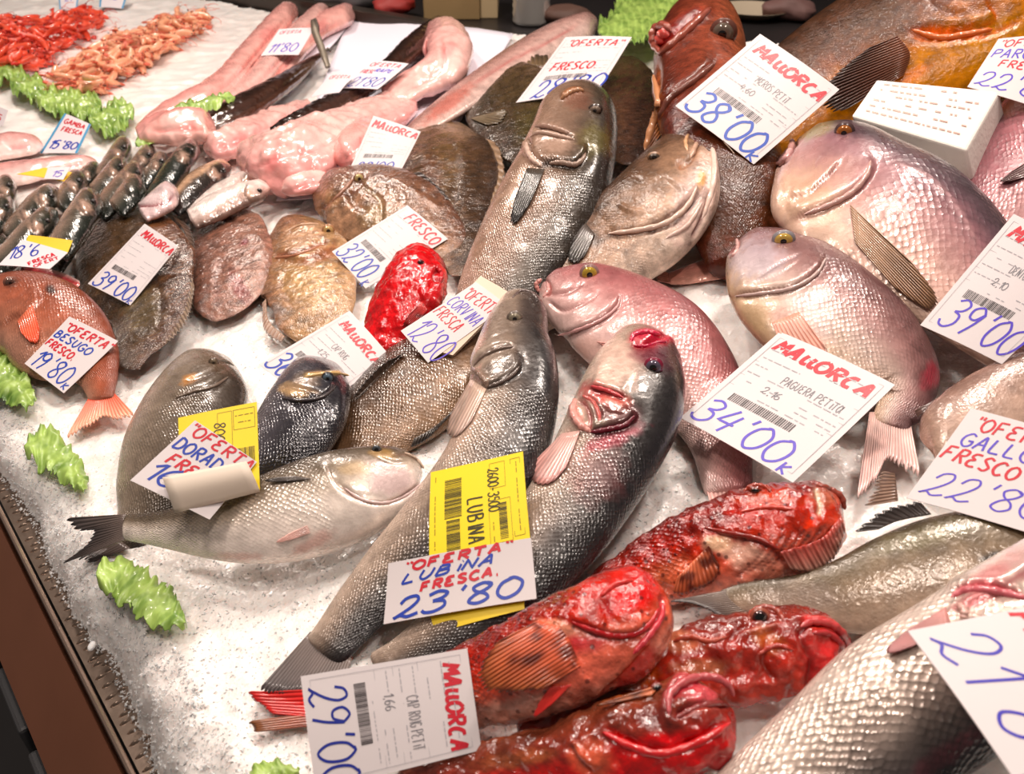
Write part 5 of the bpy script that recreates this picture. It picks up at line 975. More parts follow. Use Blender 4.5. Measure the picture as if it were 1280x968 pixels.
c38 = card('price_card', 'large form card headed MALLORCA with 38 price over the red grouper', [(950, 43), (1049, 112.5), (942, 206), (844, 133)], tilt=34,
     items=ICL(FORM('MEROS Petit', '4,60'), text('MAllORcA', (.1, .82), (.96, .79), .11, RED, 0.036), text("38'00", (.06, .04), (.9, .03), .25, (24, 72, 176), .03, .15, 'blue_handwriting'), text('k', (.88, 0), (.98, 0), .09, (24, 72, 176), .02, .1, 'blue_handwriting')))
card('price_card', 'form card with 39 price at the right edge on the pink dentex', [(1267, 268), (1382, 330), (1252, 456), (1150, 407)], tilt=30,
     items=ICL(FORM('DENTON', '2,10'), text('MAllORcA', (.1, .83), (.92, .80), .11, RED, 0.034), text("39'00", (.12, .06), (.98, .05), .24, VIO, .026, .15)))
card('price_card', 'white OFERTA GALLO FRESCO card with 22 price at the right edge', [(1214, 511), (1345, 548), (1290, 668), (1133, 623)], tilt=30, excl=('bass_big',),
     items=[text('"OFERTA"', (.12, .8), (1.0, .8), .14, RED, .024), text('GALLO', (.1, .62), (.75, .62), .14, VIO, .022), text('FRESCO', (.02, .46), (.7, .42), .14, RED, .026), text("22'80", (.05, .08), (1.0, .12), .24, VIO, .02, .3)])
card('price_card', 'white card with large 21 8 price in the bottom right corner', [(1290, 758), (1460, 930), (1265, 972), (1134, 790)], tilt=30,
     items=[text("21'80", (.08, .1), (1.1, .16), .42, (60, 52, 170), .022, .1, 'blue_handwriting'), text('FRESCA', (.02, .78), (.8, .74), .16, RED, .03)])
card('price_card', 'white OFERTA card with violet PARGO and 22 at the top right edge', [(1248, 49), (1338, 42), (1310, 140), (1209, 109)], tilt=30,
     items=[text('"OFERTA"', (.06, .82), (1.0, .82), .13, RED, .022), text('PARGO', (.04, .62), (.7, .62), .15, VIO, .022), text('FRESCO', (.2, .46), (.9, .44), .12, RED, .022), text("22'80", (.04, .08), (.98, .1), .26, VIO, .024, .2)])
card('price_card', 'form card headed MALLORCA with 29 price reading downwards at bottom centre', [(584, 811), (602, 938), (395, 990), (376, 846)], tilt=30, excl=('scorp_front',),
     items=ICL(FORM('CAP ROIG Petit', '1,66'), text('MAllORcA', (.12, .84), (.95, .82), .10, RED, 0.039), text("29'00", (.12, .03), (1.0, .05), .22, (30, 44, 140), .026, .1, 'blue_handwriting')))
# thick block of stacked tickets
c = on_plane(np.array([1096., 1250, 1208, 1064]), np.array([99., 114, 188, 145]), hit(1150., 145., .105), nrm(np.array([.0, -.35, 1.])))
nn = nrm(np.array([.0, -.35, 1.])); dn = -nn * .055 + np.array([.03, -.012, 0])
tb = empty('foam_block', c.mean(0) + dn, 'thick white foam block with faint red print behind the largest pink dentex', 'block')
V = [tuple(p) for p in c] + [tuple(p + dn) for p in c]; o = mesh_from('block', V, [(0, 1, 2, 3), (7, 6, 5, 4), (0, 4, 5, 1), (1, 5, 6, 2), (2, 6, 7, 3), (3, 7, 4, 0)], plain('foam_white', (238, 230, 222), .7, 0, .35, 150), tb, tb.location, smooth=False); bevelmod(o, .003)
ctx = CardCtx(); ctx.W = np.linalg.norm(c[1] - c[0]); ctx.H = np.linalg.norm(c[3] - c[0]); ctx.buf = {}; ctx.z = .0012; ctx.rng = random.Random(5)
ctx.mp = lambda x, y, z=0.: (((c[0] * (1 - np.asarray(x)[..., None]) + c[1] * np.asarray(x)[..., None]) * np.asarray(y)[..., None] + (c[3] * (1 - np.asarray(x)[..., None]) + c[2] * np.asarray(x)[..., None]) * (1 - np.asarray(y)[..., None])) + nn * z)
for y in (.88, .74, .62, .48, .34, .2): dashes(.08, .9, y, 5, (206, 160, 150), .012, .45)(ctx)
for (nm, rgb2), (V, Fc) in ctx.buf.items(): mesh_from(nm, V, Fc, plain('ink_%d_%d_%d' % rgb2, rgb2, .5), tb, tb.location, smooth=False)
# thin wire of the 38 card
p0 = np.array(hit(898., 300., .01)); P_ = [c38.mp(.62, .0), on_plane(920., 200., c38.mp(.5, 0.) - np.array([0, 0, .01]), c38.n), on_plane(903., 222., c38.mp(.5, 0.) - np.array([0, 0, .03]), c38.n), p0]
P_ = spline([tuple(x) for x in P_], 24); v, f = tube_vf(P_, .0009, 6); mesh_from('wire', v, f, plain('wire', (200, 180, 160), .3, .8), c38.root, c38.o)

lips('scorp_left', ('gill_edge', fx('P', [(520, 296), (600, 325), (690, 350), (780, 345), (850, 300), (890, 230)]), 3.6, (200, 30, 36), 0), ('lip', fx('P', [(905, 215), (900, 270), (850, 350), (780, 430)]), 3.6, (206, 54, 66), .1), ('brow_ridge', fx('P', [(640, 190), (700, 140), (780, 120)]), 3.4, (206, 50, 46), 0))
lips('scorp_mid', ('lip', fx('I', [(748, 525), (742, 480), (705, 440), (640, 428), (605, 445)]), 5, (190, 60, 62), .1), ('lip', fx('I', [(735, 560), (728, 500), (690, 465), (640, 462)]), 4, (176, 44, 48), .1), ('brow_ridge', fx('I', [(450, 430), (460, 400), (500, 385), (540, 400), (555, 430)]), 4, (150, 60, 46), 0), ('cheek_ridge', fx('N', [(400, 760), (480, 740), (560, 760), (640, 740)]), 3.4, (170, 70, 50), 0), ('cheek_ridge', fx('N', [(780, 820), (860, 780), (940, 800)]), 3, (170, 50, 36), 0))
lips('scorp_front', ('upper_lip', fx('P', [(930, 690), (935, 600), (1010, 540), (1110, 528), (1180, 560), (1205, 610)]), 4.6, (186, 84, 88), .2), ('lower_lip', fx('P', [(960, 700), (1060, 655), (1140, 640), (1190, 655)]), 4.6, (130, 52, 50), .2), ('jaw_edge', fx('P', [(650, 760), (760, 815), (900, 850), (1060, 800), (1190, 720)]), 5, (206, 34, 38), 0))
lips('scorp_top', ('lip', fx('N', [(1170, 170), (1150, 110), (1080, 70), (1040, 60)]), 4, (150, 70, 56), .1), ('brow_ridge', fx('N', [(715, 90), (760, 62), (820, 72), (840, 95)]), 3.4, (150, 50, 30), 0), ('cheek_ridge', fx('N', [(540, 250), (640, 272), (780, 300), (880, 350)]), 3, (140, 36, 26), 0), ('cheek_ridge', fx('N', [(700, 180), (820, 160), (950, 170)]), 3, (190, 60, 40), 0))
lips('scorp_small', ('lip', fx('E', [(430, 100), (452, 125), (448, 160)]), 3, (190, 30, 40), .1))
lips('bass_red', ('lip', fx('M', [(885, 300), (900, 268), (965, 252), (1030, 268)]), 4, (206, 40, 76), .1), ('lower_lip', fx('M', [(900, 318), (960, 322), (1020, 304), (1060, 300)]), 3.2, (170, 24, 60), .1), ('gill_flap', fx('M', [(615, 575), (605, 640), (640, 700), (690, 738)]), 5, (222, 156, 146), .1), ('gill_edge', fx('M', [(690, 738), (780, 722), (860, 700), (905, 655)]), 3.4, (110, 26, 44), 0), ('gill_edge', fx('M', [(690, 515), (770, 535), (850, 572)]), 3, (190, 60, 66), 0), ('gill_flap', fx('M', [(650, 560), (700, 590), (730, 650), (735, 690)]), 3, (190, 90, 84), 0))
lips('bass_mid', ('gill_flap', fx('M', [(118, 425), (150, 450), (185, 500), (188, 525)]), 3.6, (140, 116, 102), .1), ('gill_edge', fx('M', [(185, 522), (250, 498), (310, 462), (345, 420)]), 2.8, (96, 82, 76), 0), ('gill_edge', fx('M', [(318, 322), (240, 336), (160, 376), (122, 420)]), 2.4, (124, 106, 96), 0), ('jaw_edge', fx('M', [(310, 90), (350, 55), (400, 60), (430, 90)]), 2.4, (96, 80, 76), .1))
lips('dorada_front', ('lip', [(530, 586), (520, 574), (505, 566)], 2.2, (214, 190, 170), .1), ('jaw_edge', [(531, 600), (518, 612), (500, 623), (478, 629), (452, 624), (430, 610)], 2.0, (226, 200, 196), 0))
lips('dorada_left', ('jaw_edge', fx('D', [(780, 455), (830, 448), (870, 468)]), 2.0, (110, 96, 84), 0), ('gill_edge', fx('D', [(650, 590), (720, 565), (790, 548), (850, 510)]), 2.2, (110, 94, 82), 0))
lips('dorada_dark', ('brow_band', fx('D', [(1130, 512), (1190, 500), (1250, 496), (1300, 505)]), 2.2, (206, 170, 112), 0), ('gill_edge', fx('D', [(1050, 590), (1120, 598), (1200, 585), (1250, 545)]), 2.4, (60, 52, 54), 0))
lips('bass_big', ('gill_edge', fx('I', [(1060, 355), (1100, 335), (1180, 335), (1290, 360)]), 4.5, (196, 96, 104), 0), ('gill_edge', fx('I', [(1085, 375), (1100, 400), (1095, 430)]), 4, (214, 170, 160), 0))
# ---------------------------------------------------------------- small fish at upper left
DK = [(-1, (214, 184, 166)), (-.3, (176, 150, 134)), (.15, (122, 110, 98)), (.6, (72, 74, 66)), (1, (46, 52, 48))]
WH = [(-1, (248, 236, 230)), (.3, (244, 228, 222)), (.75, (206, 180, 170)), (1, (130, 108, 100))]
small = [
 ([(160, 172, 16), (155, 182, 24), (142, 202, 27), (125, 226, 24)], DK, 'green grey small bass, backmost by the lettuce row', 1),
 ([(192, 182, 14), (186, 192, 24), (174, 208, 26), (160, 226, 22)], DK, 'small dark bass just right of the green grey one', 1),
 ([(208, 192, 12), (202, 200, 22), (190, 214, 24), (176, 232, 20)], DK, 'small brownish bass half hidden left of the glossy dark one', 1),
 ([(246, 176, 14), (240, 186, 26), (224, 206, 32), (206, 230, 30), (190, 250, 22)], [(-1, (120, 118, 100)), (0, (64, 70, 60)), (1, (34, 38, 36))], 'glossy dark green bass raised highest in the heap', 3),
 ([(158, 198, 14), (150, 206, 24), (136, 224, 28), (118, 244, 26)], DK, 'small bass with pinkish nose behind the row of heads', 2),
 ([(180, 206, 16), (172, 214, 28), (156, 232, 34), (136, 254, 32), (122, 270, 22)], DK, 'small bass with pale cheek in the middle of the heap', 2),
 ([(178, 222, 18), (172, 230, 30), (160, 246, 34), (144, 264, 28)], DK, 'small bass with wrinkled brown head left of the white belly', 3),
 ([(100, 214, 18), (98, 224, 28), (88, 242, 32), (74, 262, 26)], DK, 'small bass with teal sheen in front of the small yellow card', 2),
 ([(124, 204, 10), (116, 212, 20), (104, 224, 22), (92, 236, 18)], DK, 'thin dark tail end beside the small yellow card', 1),
 ([(122, 240, 24), (116, 250, 38), (104, 268, 42), (88, 292, 42), (70, 318, 34)], DK, 'pale cheeked small bass above the left yellow card', 4),
 ([(74, 236, 20), (64, 244, 32), (48, 256, 34), (30, 272, 30)], DK, 'beige headed small bass below the small yellow card', 2),
 ([(12, 220, 18), (10, 230, 26), (6, 248, 28), (0, 268, 24)], DK, 'upright small bass at the left edge', 1),
 ([(72, 264, 20), (60, 274, 34), (38, 294, 38), (14, 318, 36), (-8, 338, 26)], DK, 'small bass with reddish nose at left', 3),
 ([(14, 246, 18), (8, 256, 30), (-6, 276, 32), (-20, 300, 26)], DK, 'small bass with pale jaw cut by the left edge', 2),
 ([(54, 250, 18), (44, 262, 30), (26, 280, 32), (8, 298, 26)], DK, 'small grey bass behind the red nosed one', 2),
 ([(2, 296, 14), (0, 306, 24), (-8, 324, 26), (-18, 340, 22)], DK, 'lowest small dark bass at the left edge', 2),
 ([(290, 210, 18), (280, 212, 28), (260, 222, 34), (238, 238, 36), (212, 262, 30)], [(-1, (120, 100, 88)), (0, (226, 190, 160)), (.3, (90, 78, 70)), (1, (40, 38, 38))], 'small bass with cream cheek and black back beside the monkfish', 2),
 ([(334, 218, 14), (322, 220, 22), (298, 230, 26), (270, 246, 28), (240, 268, 24)], WH, 'upper of the two white bellied whiting', 2),
 ([(338, 236, 18), (326, 238, 28), (300, 246, 34), (268, 260, 36), (238, 276, 28)], WH, 'lower of the two white bellied whiting', 3),
 ([(222, 236, 22), (214, 242, 34), (198, 254, 34), (176, 268, 26)], [(-1, (240, 222, 222)), (1, (232, 208, 208))], 'belly up white fish head among the small bass', 4),
 ([(94, 300, 14), (88, 308, 22), (74, 326, 26), (60, 344, 24)], DK, 'small dark bass sticking out below the left yellow card', 1),
]
for k, (pts, rp_, lab, lv) in enumerate(small):
    ft = []
    (x0, y0, _), (x1, y1, w1), (x2, y2, w2) = pts[0], pts[1], pts[2]
    if 'belly up' in lab: ft = [('groove', fx('J', [(810, 530), (900, 525), (1010, 510), (1080, 460)]), 1.6, 2.5, (140, 40, 50), .9)]
    else:
        tx, ty = x2 - x0, y2 - y0; L_ = math.hypot(tx, ty); tx /= L_; ty /= L_; nx, ny = -ty, tx; mx, my = (x1 + x2) / 2, (y1 + y2) / 2
        ft = [('stepL', [(mx + nx * w2 * .4, my + ny * w2 * .4), (mx + tx * w2 * .2, my + ty * w2 * .2), (mx - nx * w2 * .3, my - ny * w2 * .3)], 1.8, 2, (60, 44, 40), .5)]
    bl_ = [] if 'belly' in lab else [((x1 + x2) / 2 + nx_s * w2 * .12, (y1 + y2) / 2, w2 * .3, w2 * .2, 40, (214, 182, 164), .75) for nx_s in (-1,)]
    ey = [] if 'belly' in lab or 'tail' in lab else [(x1 + (x2 - x1) * .15 + 2, y1 + (y2 - y1) * .15, 2.4, (70, 66, 66), (60, 50, 50), .6)]
    fish('small%d' % k, 'whiting' if 'whiting' in lab else 'small_bass', lab, 'fish', pts, -1, .7, .004 + .012 * lv, 10, rp_, SK_SMALL, feats=ft, eyes=ey, blobs=bl_, group='small bass heaped at the left', lumps=[(70, .0012)], cvar=.2, head=.3)
for pts, lab in (([(54, 182, 14), (40, 181, 26), (10, 182, 34), (-30, 188, 34)], 'pink gutted fish at the left edge behind the small yellow card'),
                 ([(122, 203, 10), (104, 204, 20), (60, 210, 28), (10, 218, 32), (-30, 224, 30)], 'pale pink long fish under the small yellow card')):
    fish('pk%d' % pts[0][0], 'mullet', lab, 'fish', pts, 1, .6, .01, 12, [(-1, (240, 214, 208)), (0, (226, 176, 170)), (1, (206, 130, 126))], SK_FLESH, cvar=.2, lumps=[(40, .003)], feats=[('groove', [(pts[1][0], pts[1][1]), (pts[2][0], pts[2][1] + 3)], 2, 2, (196, 60, 80), .5)])
# ---------------------------------------------------------------- absorbent paper and monkfish at the back
def sheet(name, quad, mat, label, cat, hz=.006, parent=None, wav=.004, nx=30, seed=1):
    Q = np.array(quad, float); s, t = np.meshgrid(np.linspace(0, 1, nx), np.linspace(0, 1, nx), indexing='ij')
    X = (Q[0, 0] * (1 - s) + Q[1, 0] * s) * (1 - t) + (Q[3, 0] * (1 - s) + Q[2, 0] * s) * t; Y = (Q[0, 1] * (1 - s) + Q[1, 1] * s) * (1 - t) + (Q[3, 1] * (1 - s) + Q[2, 1] * s) * t
    P = hit(X, Y, hz); P[..., 2] += wav * fbm(P, 9, seed, 2)
    o = mesh_from(name, P.reshape(-1, 3), grid_faces(nx, nx), mat, None, P[nx // 2, nx // 2]); solid(o, .0012); tag(o, label, cat); return o
paper = plain('absorbent_paper', (232, 228, 240), .8)
sheet('absorbent_paper', [(440, 14), (642, 42), (520, 240), (345, 250)], paper, 'white absorbent paper lining under the monkfish', 'paper', .012)
sheet('absorbent_paper', [(418, 24), (452, 14), (362, 118), (300, 125)], paper, 'narrow strip of white paper beneath the pink fillets', 'paper', .015, seed=3)
FL = [(-1, (238, 190, 182)), (0, (240, 186, 178)), (1, (232, 164, 160))]; FR = [(-1, (242, 186, 176)), (0, (242, 174, 166)), (1, (232, 152, 148))]; BRN = [(-1, (96, 66, 54)), (0, (62, 44, 38)), (1, (42, 32, 30))]
mk = [
 ('skinned_fillet', FR, 'long pink skinned fish tail, leftmost of the fillets at the back', [(372, 10, 26), (358, 20, 32), (335, 42, 32), (308, 70, 30), (286, 100, 36), (262, 122, 44), (232, 135, 40), (196, 150, 28), (172, 162, 12)], .02, None),
 ('skinned_fillet', FL, 'pink skinned fish tail beside the hanging hook card', [(412, 10, 20), (400, 18, 26), (372, 44, 28), (345, 72, 30), (318, 104, 32), (290, 128, 34), (262, 142, 24), (245, 150, 14)], .02, None),
 ('skinned_fillet', FR, 'broad pink fillet, nearest the back edge', [(446, 14, 22), (430, 20, 30), (400, 34, 30), (372, 62, 26), (352, 92, 24), (330, 114, 20), (308, 126, 12)], .015, None),
 ('skinned_fillet', FR, 'rosy rounded fillet lying against the lettuce row', [(272, 160, 22), (258, 158, 40), (236, 158, 48), (212, 160, 46), (190, 164, 36), (172, 170, 18)], .03, (30, .006)),
 ('monkfish_tail', BRN, 'smooth brown monkfish tail between pink fillets and paper', [(404, 68, 8), (390, 78, 14), (364, 98, 24), (330, 120, 32), (296, 138, 36), (262, 154, 28), (240, 164, 14)], .03, (60, .002)),
 ('monkfish_tail', BRN, 'mottled black monkfish skin under the 21 card', [(562, 26, 16), (546, 36, 28), (512, 64, 32), (478, 94, 28), (440, 117, 26), (400, 138, 26), (362, 156, 24), (338, 166, 12)], [.03, .045, .055], (60, .004)),
 ('monkfish_tail', FL, 'pale monkfish tail end with rounded bulge near the back edge', [(548, 30, 26), (550, 40, 44), (560, 62, 62), (552, 84, 58), (528, 100, 44), (506, 112, 38), (480, 124, 30)], .035, (28, .006)),
 ('monkfish', FL, 'lumpy pink monkfish flesh lying across the middle of the paper', [(254, 186, 26), (270, 184, 40), (300, 172, 44), (335, 156, 36), (365, 140, 26), (388, 128, 12)], .015, (26, .010)),
 ('monkfish', FL, 'largest pale pink monkfish with rounded belly folds', [(296, 208, 26), (310, 206, 56), (342, 204, 82), (384, 192, 88), (422, 172, 74), (458, 152, 58), (494, 136, 46), (520, 124, 28)], .02, (24, .012)),
 ('monkfish_liver', FL, 'small rounded pink lobe at the foot of the largest monkfish', [(352, 240, 14), (364, 234, 26), (386, 228, 30), (408, 222, 22), (420, 218, 10)], .04, (40, .003)),
 ('monkfish_liver', FR, 'pink rounded piece behind the form card', [(420, 205, 24), (432, 196, 44), (446, 180, 50), (462, 164, 40), (472, 156, 20)], .05, (40, .003)),
]
for k, (nm, rp_, lab, pts, lf, lp) in enumerate(mk):
    mid = pts[len(pts) // 2]
    fish('mk%d' % k, nm, lab, 'fish meat', pts, 1, .75, lf, 12, rp_, SK_JET if rp_ is BRN else SK_FLESH, cvar=.16, lumps=[lp, (lp[0] * 3, lp[1] * .25)] if lp else [(30, .003)], body_name='flesh' if rp_ is not BRN else 'skin',
         feats=[('groove', [(pts[1][0], pts[1][1] + 4), (mid[0], mid[1] + 2), (pts[-2][0], pts[-2][1])], 2.5, 3, (226, 110, 110) if rp_ is not BRN else (40, 30, 28), .4)],
         blobs=[(mid[0] + 8, mid[1] - 4, mid[2] * .5, mid[2] * .3, -40, (246, 206, 198) if rp_ is not BRN else (96, 72, 62), .6), (pts[2][0], pts[2][1], 14, 8, -40, (228, 120, 120) if rp_ is not BRN else (60, 44, 38), .5)])
# cards at the back
card('price_card', 'form card headed MALLORCA leaning on the pink monkfish', [(467, 145), (526, 165), (501, 214), (433, 221)], items=ICL(FORM(), text('MAllORcA', (.06, .82), (.98, .80), .13, RED, 0.039), text("28'00", (.1, .02), (.8, .02), .2, BLUE, .03)), excl=('dory_back', 'dory_mid'))
def bcard(lab, quad, items, rgb=(222, 214, 218), **k): return card('price_card', lab, quad, items=items, rgb=rgb, **k)
c180 = bcard('small white card with violet 11 80 hung beside a metal clip', [(349, 37), (393, 35), (373, 69), (326, 70)], [text("11'80", (.1, .1), (.85, .12), .32, VIO, .04), text('OFERTA', (.1, .8), (.7, .8), .12, (206, 90, 110), .025, .1, 'red_handwriting')])
bcard('white card with 21 80 on the black monkfish skin', [(464, 76), (511, 80), (472, 112), (427, 111)], [text('OFERTA', (.1, .8), (.9, .8), .13, (200, 80, 100), .03, .1, 'red_handwriting'), text('RAPE', (.4, .6), (.85, .6), .12, VIO, .03), text('FRESC', (.05, .55), (.4, .55), .12, (200, 80, 100), .03, .1, 'red_handwriting'), text("21'80", (.05, .06), (.9, .08), .34, BLUE, .035)])
bcard('faint white card lying behind the 21 80 card', [(416, 90), (444, 91), (424, 116), (388, 122)], [text('OFERTA', (.1, .7), (.95, .7), .14, (214, 110, 120), .03, .1, 'red_handwriting')])
def bluecard(lab, q, its):
    return bcard(lab, q, [lambda c: [ribbon(c, 'blue_border', (70, 150, 196), p, .07) for p in ([(.0, .965), (1, .965)], [(.035, 0), (.035, 1)], [(.965, 0), (.965, 1)], [(0, .035), (1, .035)])]] + its)
bluecard('blue bordered price card beside the lettuce row', [(81, 142), (114, 156), (97, 192), (50, 192)], [text('GAMBA', (.14, .78), (.86, .78), .12, RED, .04), text('FRESCA', (.2, .58), (.86, .58), .12, RED, .04), text("15'80", (.12, .12), (.9, .12), .22, BLUE, .05)])
bluecard('left one of the two blue bordered cards at the top edge', [(72, -14), (100, -14), (96, 12), (75, 14)], [text('24', (.3, .4), (.7, .4), .3, VIO, .04)])
bluecard('right one of the two blue bordered cards at the top edge', [(126, -14), (162, -14), (154, 11), (124, 9)], [text('18', (.3, .4), (.7, .4), .3, VIO, .04)])
bcard('small yellow card under a white slip among the small bass', [(55, 210), (90, 216), (80, 227), (21, 218)], [], (240, 196, 40), key='ys')
bcard('small white slip on the small yellow card', [(60, 210), (88, 209), (79, 225), (55, 224)], [text('15', (.3, .2), (.8, .2), .5, VIO, .05)])
bcard('yellow strip card behind the 18 card at the left edge', [(36, 294), (91, 301), (84, 318), (30, 308)], [], (240, 200, 40), key='y18')
bcard('white card with blue 18 6 and red words at the left edge', [(28, 300), (85, 316), (62, 337), (-2, 332)], [text("18'6", (.06, .22), (.56, .55), .5, BLUE, .03), text('FRESCA', (.58, .08), (.86, .7), .16, RED, .03), text('OFERT', (.72, .0), (.98, .6), .14, RED, .025)])
bcard('corner of a pale card at the left edge beside the ice drape', [(-14, 128), (10, 138), (4, 158), (-20, 150)], [text('15', (.3, .2), (.8, .2), .4, RED, .05)])
# clip with hook
a = c180.mp(1., .9, .004); hk = empty('metal_clip', a, 'weathered grey metal clip gripping the small 11 80 card', 'clip')
def pt(x, y, dz=0): return on_plane(float(x), float(y), a + np.array([0, -.005, dz]), nrm(np.array([0, -.8, .6])))
v, f = tube_vf([pt(391, 27), pt(394, 40), pt(401, 58), pt(410, 84)], [.007, .011, .011, .008], 8); mesh_from('jaw', v, f, plain('clip_metal', (140, 130, 116), .5, .5, .4, 80, var=.3), hk, hk.location)
v, f = tube_vf([pt(389, 27), pt(394, 24), pt(397, 32), pt(398, 48)], .0045, 8); mesh_from('spring', v, f, plain('clip_metal2', (90, 82, 74), .5, .6), hk, hk.location)
v, f = tube_vf([pt(404, 66), pt(410, 61), pt(414, 64)], .004, 8); mesh_from('lever', v, f, plain('clip_metal2', (90, 82, 74), .5, .6), hk, hk.location)
# ---------------------------------------------------------------- lettuce
m, nt, b = nodes('lettuce'); at = N(nt, 'ShaderNodeAttribute', attribute_name='Col'); nt.links.new(at.outputs['Color'], b.inputs['Base Color']); b.inputs['Roughness'].default_value = .4
b.inputs['Coat Weight'].default_value = .3; b.inputs['Subsurface Weight'].default_value = 0; LET = m
def lettuce(label, pts, h=.012, seed=1, amp=1.2, dark=1., tilt=0, vein=False):
    L = sum(math.hypot(pts[i + 1][0] - pts[i][0], pts[i + 1][1] - pts[i][1]) for i in range(len(pts) - 1))
    nu, nv = int(np.clip(L * .9, 40, 150)), 41; S = spline(pts, nu); c = S[:, :2]; T = nrm(np.gradient(c, axis=0)); pr = np.stack([-T[:, 1], T[:, 0]], 1)
    v = np.linspace(-1, 1, nv); u = np.linspace(0, 1, nu); shp = np.sqrt(np.clip(1 - (2 * u - 1) ** 6, 0.02, 1))
    r = np.random.default_rng(seed); ph = r.uniform(0, 6, 6)
    U3 = np.stack([u * L, 0 * u, 0 * u], 1); U3b = U3 + (0, 50, 0)
    edge = np.where(v[None] > 0, (1 + .28 * fbm(U3, .11, seed, 3) + .05 * r.normal(size=nu))[:, None], (1 + .28 * fbm(U3b, .11, seed + 9, 3) + .05 * r.normal(size=nu))[:, None])
    W = (S[:, 2] / 2 * shp)[:, None] * edge
    PX = c[:, None, 0] + pr[:, None, 0] * v * W; PY = c[:, None, 1] + pr[:, None, 1] * v * W
    P = hit(PX, PY, h); mpp = np.linalg.norm(P - CAM, axis=-1) / F
    ruff = amp * (np.abs(v)[None] ** 1.5) * (9 * fbm(np.stack(np.broadcast_arrays(u[:, None] * L, v[None] * 5, 0.), -1), .13, seed + 6, 3) + 2.5 * np.sin(u[:, None] * L * .42 + ph[3] - 2 * v[None] + 4 * noise(P, 50, 5)))
    body = 4. * amp * (1 - v[None] ** 2) + 2.5 * fbm(P, 60, seed, 3) * amp + 3 * amp * noise(P, 30, seed + 2)
    P[..., 2] += (ruff + body) * mpp; P[..., 1] += .35 * ruff * mpp
    P[..., 2] = np.maximum(P[..., 2], ice(P[..., 0], P[..., 1]) + .001)
    gr = np.clip(fbm(P, 60, seed + 4, 3) * .9 + .45 + .25 * (1 - v[None] ** 2), 0, 1); rib = np.exp(-(v[None] / .12) ** 2) * .8 if vein else 0 * v[None]
    c1, c2, c3 = srgb((74, 116, 30)) * dark, srgb((164, 194, 96)) * dark, srgb((220, 236, 170))
    C = c1 * (1 - gr[..., None]) + c2 * gr[..., None]; C = C * (1 - rib[..., None]) + c3 * rib[..., None]
    vn = np.abs(np.sin(u[:, None] * L * .35 + 3 * np.abs(v)[None])) ** 8 * .35; C = C * (1 - vn[..., None]) + srgb((180, 214, 110)) * vn[..., None]
    o = mesh_from('lettuce_leaf', P.reshape(-1, 3), grid_faces(nu, nv), LET, None, P[nu // 2, nv // 2], np.concatenate([C, np.ones_like(C[..., :1])], -1).reshape(-1, 4)); solid(o, .0006)
    tag(o, label, 'lettuce'); return o
lettuce('curly lettuce leaf lying lowest on the ice below the gilthead tail', [(122, 722, 40), (150, 722, 52), (178, 742, 50), (205, 765, 44), (232, 782, 22)], .012, 1)
lettuce('small curly lettuce leaf under the red bream tail', [(32, 562, 36), (56, 562, 48), (82, 582, 40), (98, 600, 26), (106, 618, 12)], .012, 2)
lettuce('lettuce leaf hanging at the left edge under the red bream', [(-30, 440, 50), (-4, 462, 54), (20, 486, 40), (42, 512, 20)], .015, 3, 1, .9)
lettuce('lettuce leaf tip at the bottom edge left of the 29 card', [(310, 985, 30), (330, 970, 34), (352, 962, 26), (374, 966, 14)], .012, 4)
lettuce('big lettuce leaf at the back edge beside the red grouper', [(748, 46, 30), (775, 34, 54), (805, 22, 66), (840, 10, 64), (870, -4, 50)], .06, 5, 1.1, .8)
lettuce('lettuce leaf under the orange prawns, leftmost of the row', [(-8, 96, 18), (10, 92, 22), (30, 88, 14)], .02, 6, 1.3)
lettuce('lettuce leaf second from left in the row', [(14, 104, 20), (40, 112, 30), (60, 118, 22)], .02, 7, 1.3)
lettuce('lettuce leaf in the middle of the row before the pale prawns', [(46, 128, 16), (80, 128, 30), (112, 134, 34), (128, 140, 18)], .02, 8, 1.3)
lettuce('lettuce leaf at the right end of the row by the rosy fillet', [(112, 156, 20), (132, 150, 36), (152, 144, 32), (168, 140, 18)], .02, 9, 1.3)
lettuce('lettuce strip lying on the brown monkfish tail', [(212, 142, 10), (240, 134, 14), (270, 128, 14), (294, 122, 10)], .07, 10, .8)
lettuce('tiny lettuce tip above the small dark bass', [(170, 182, 10), (182, 178, 14), (194, 182, 10)], .03, 12, .8)
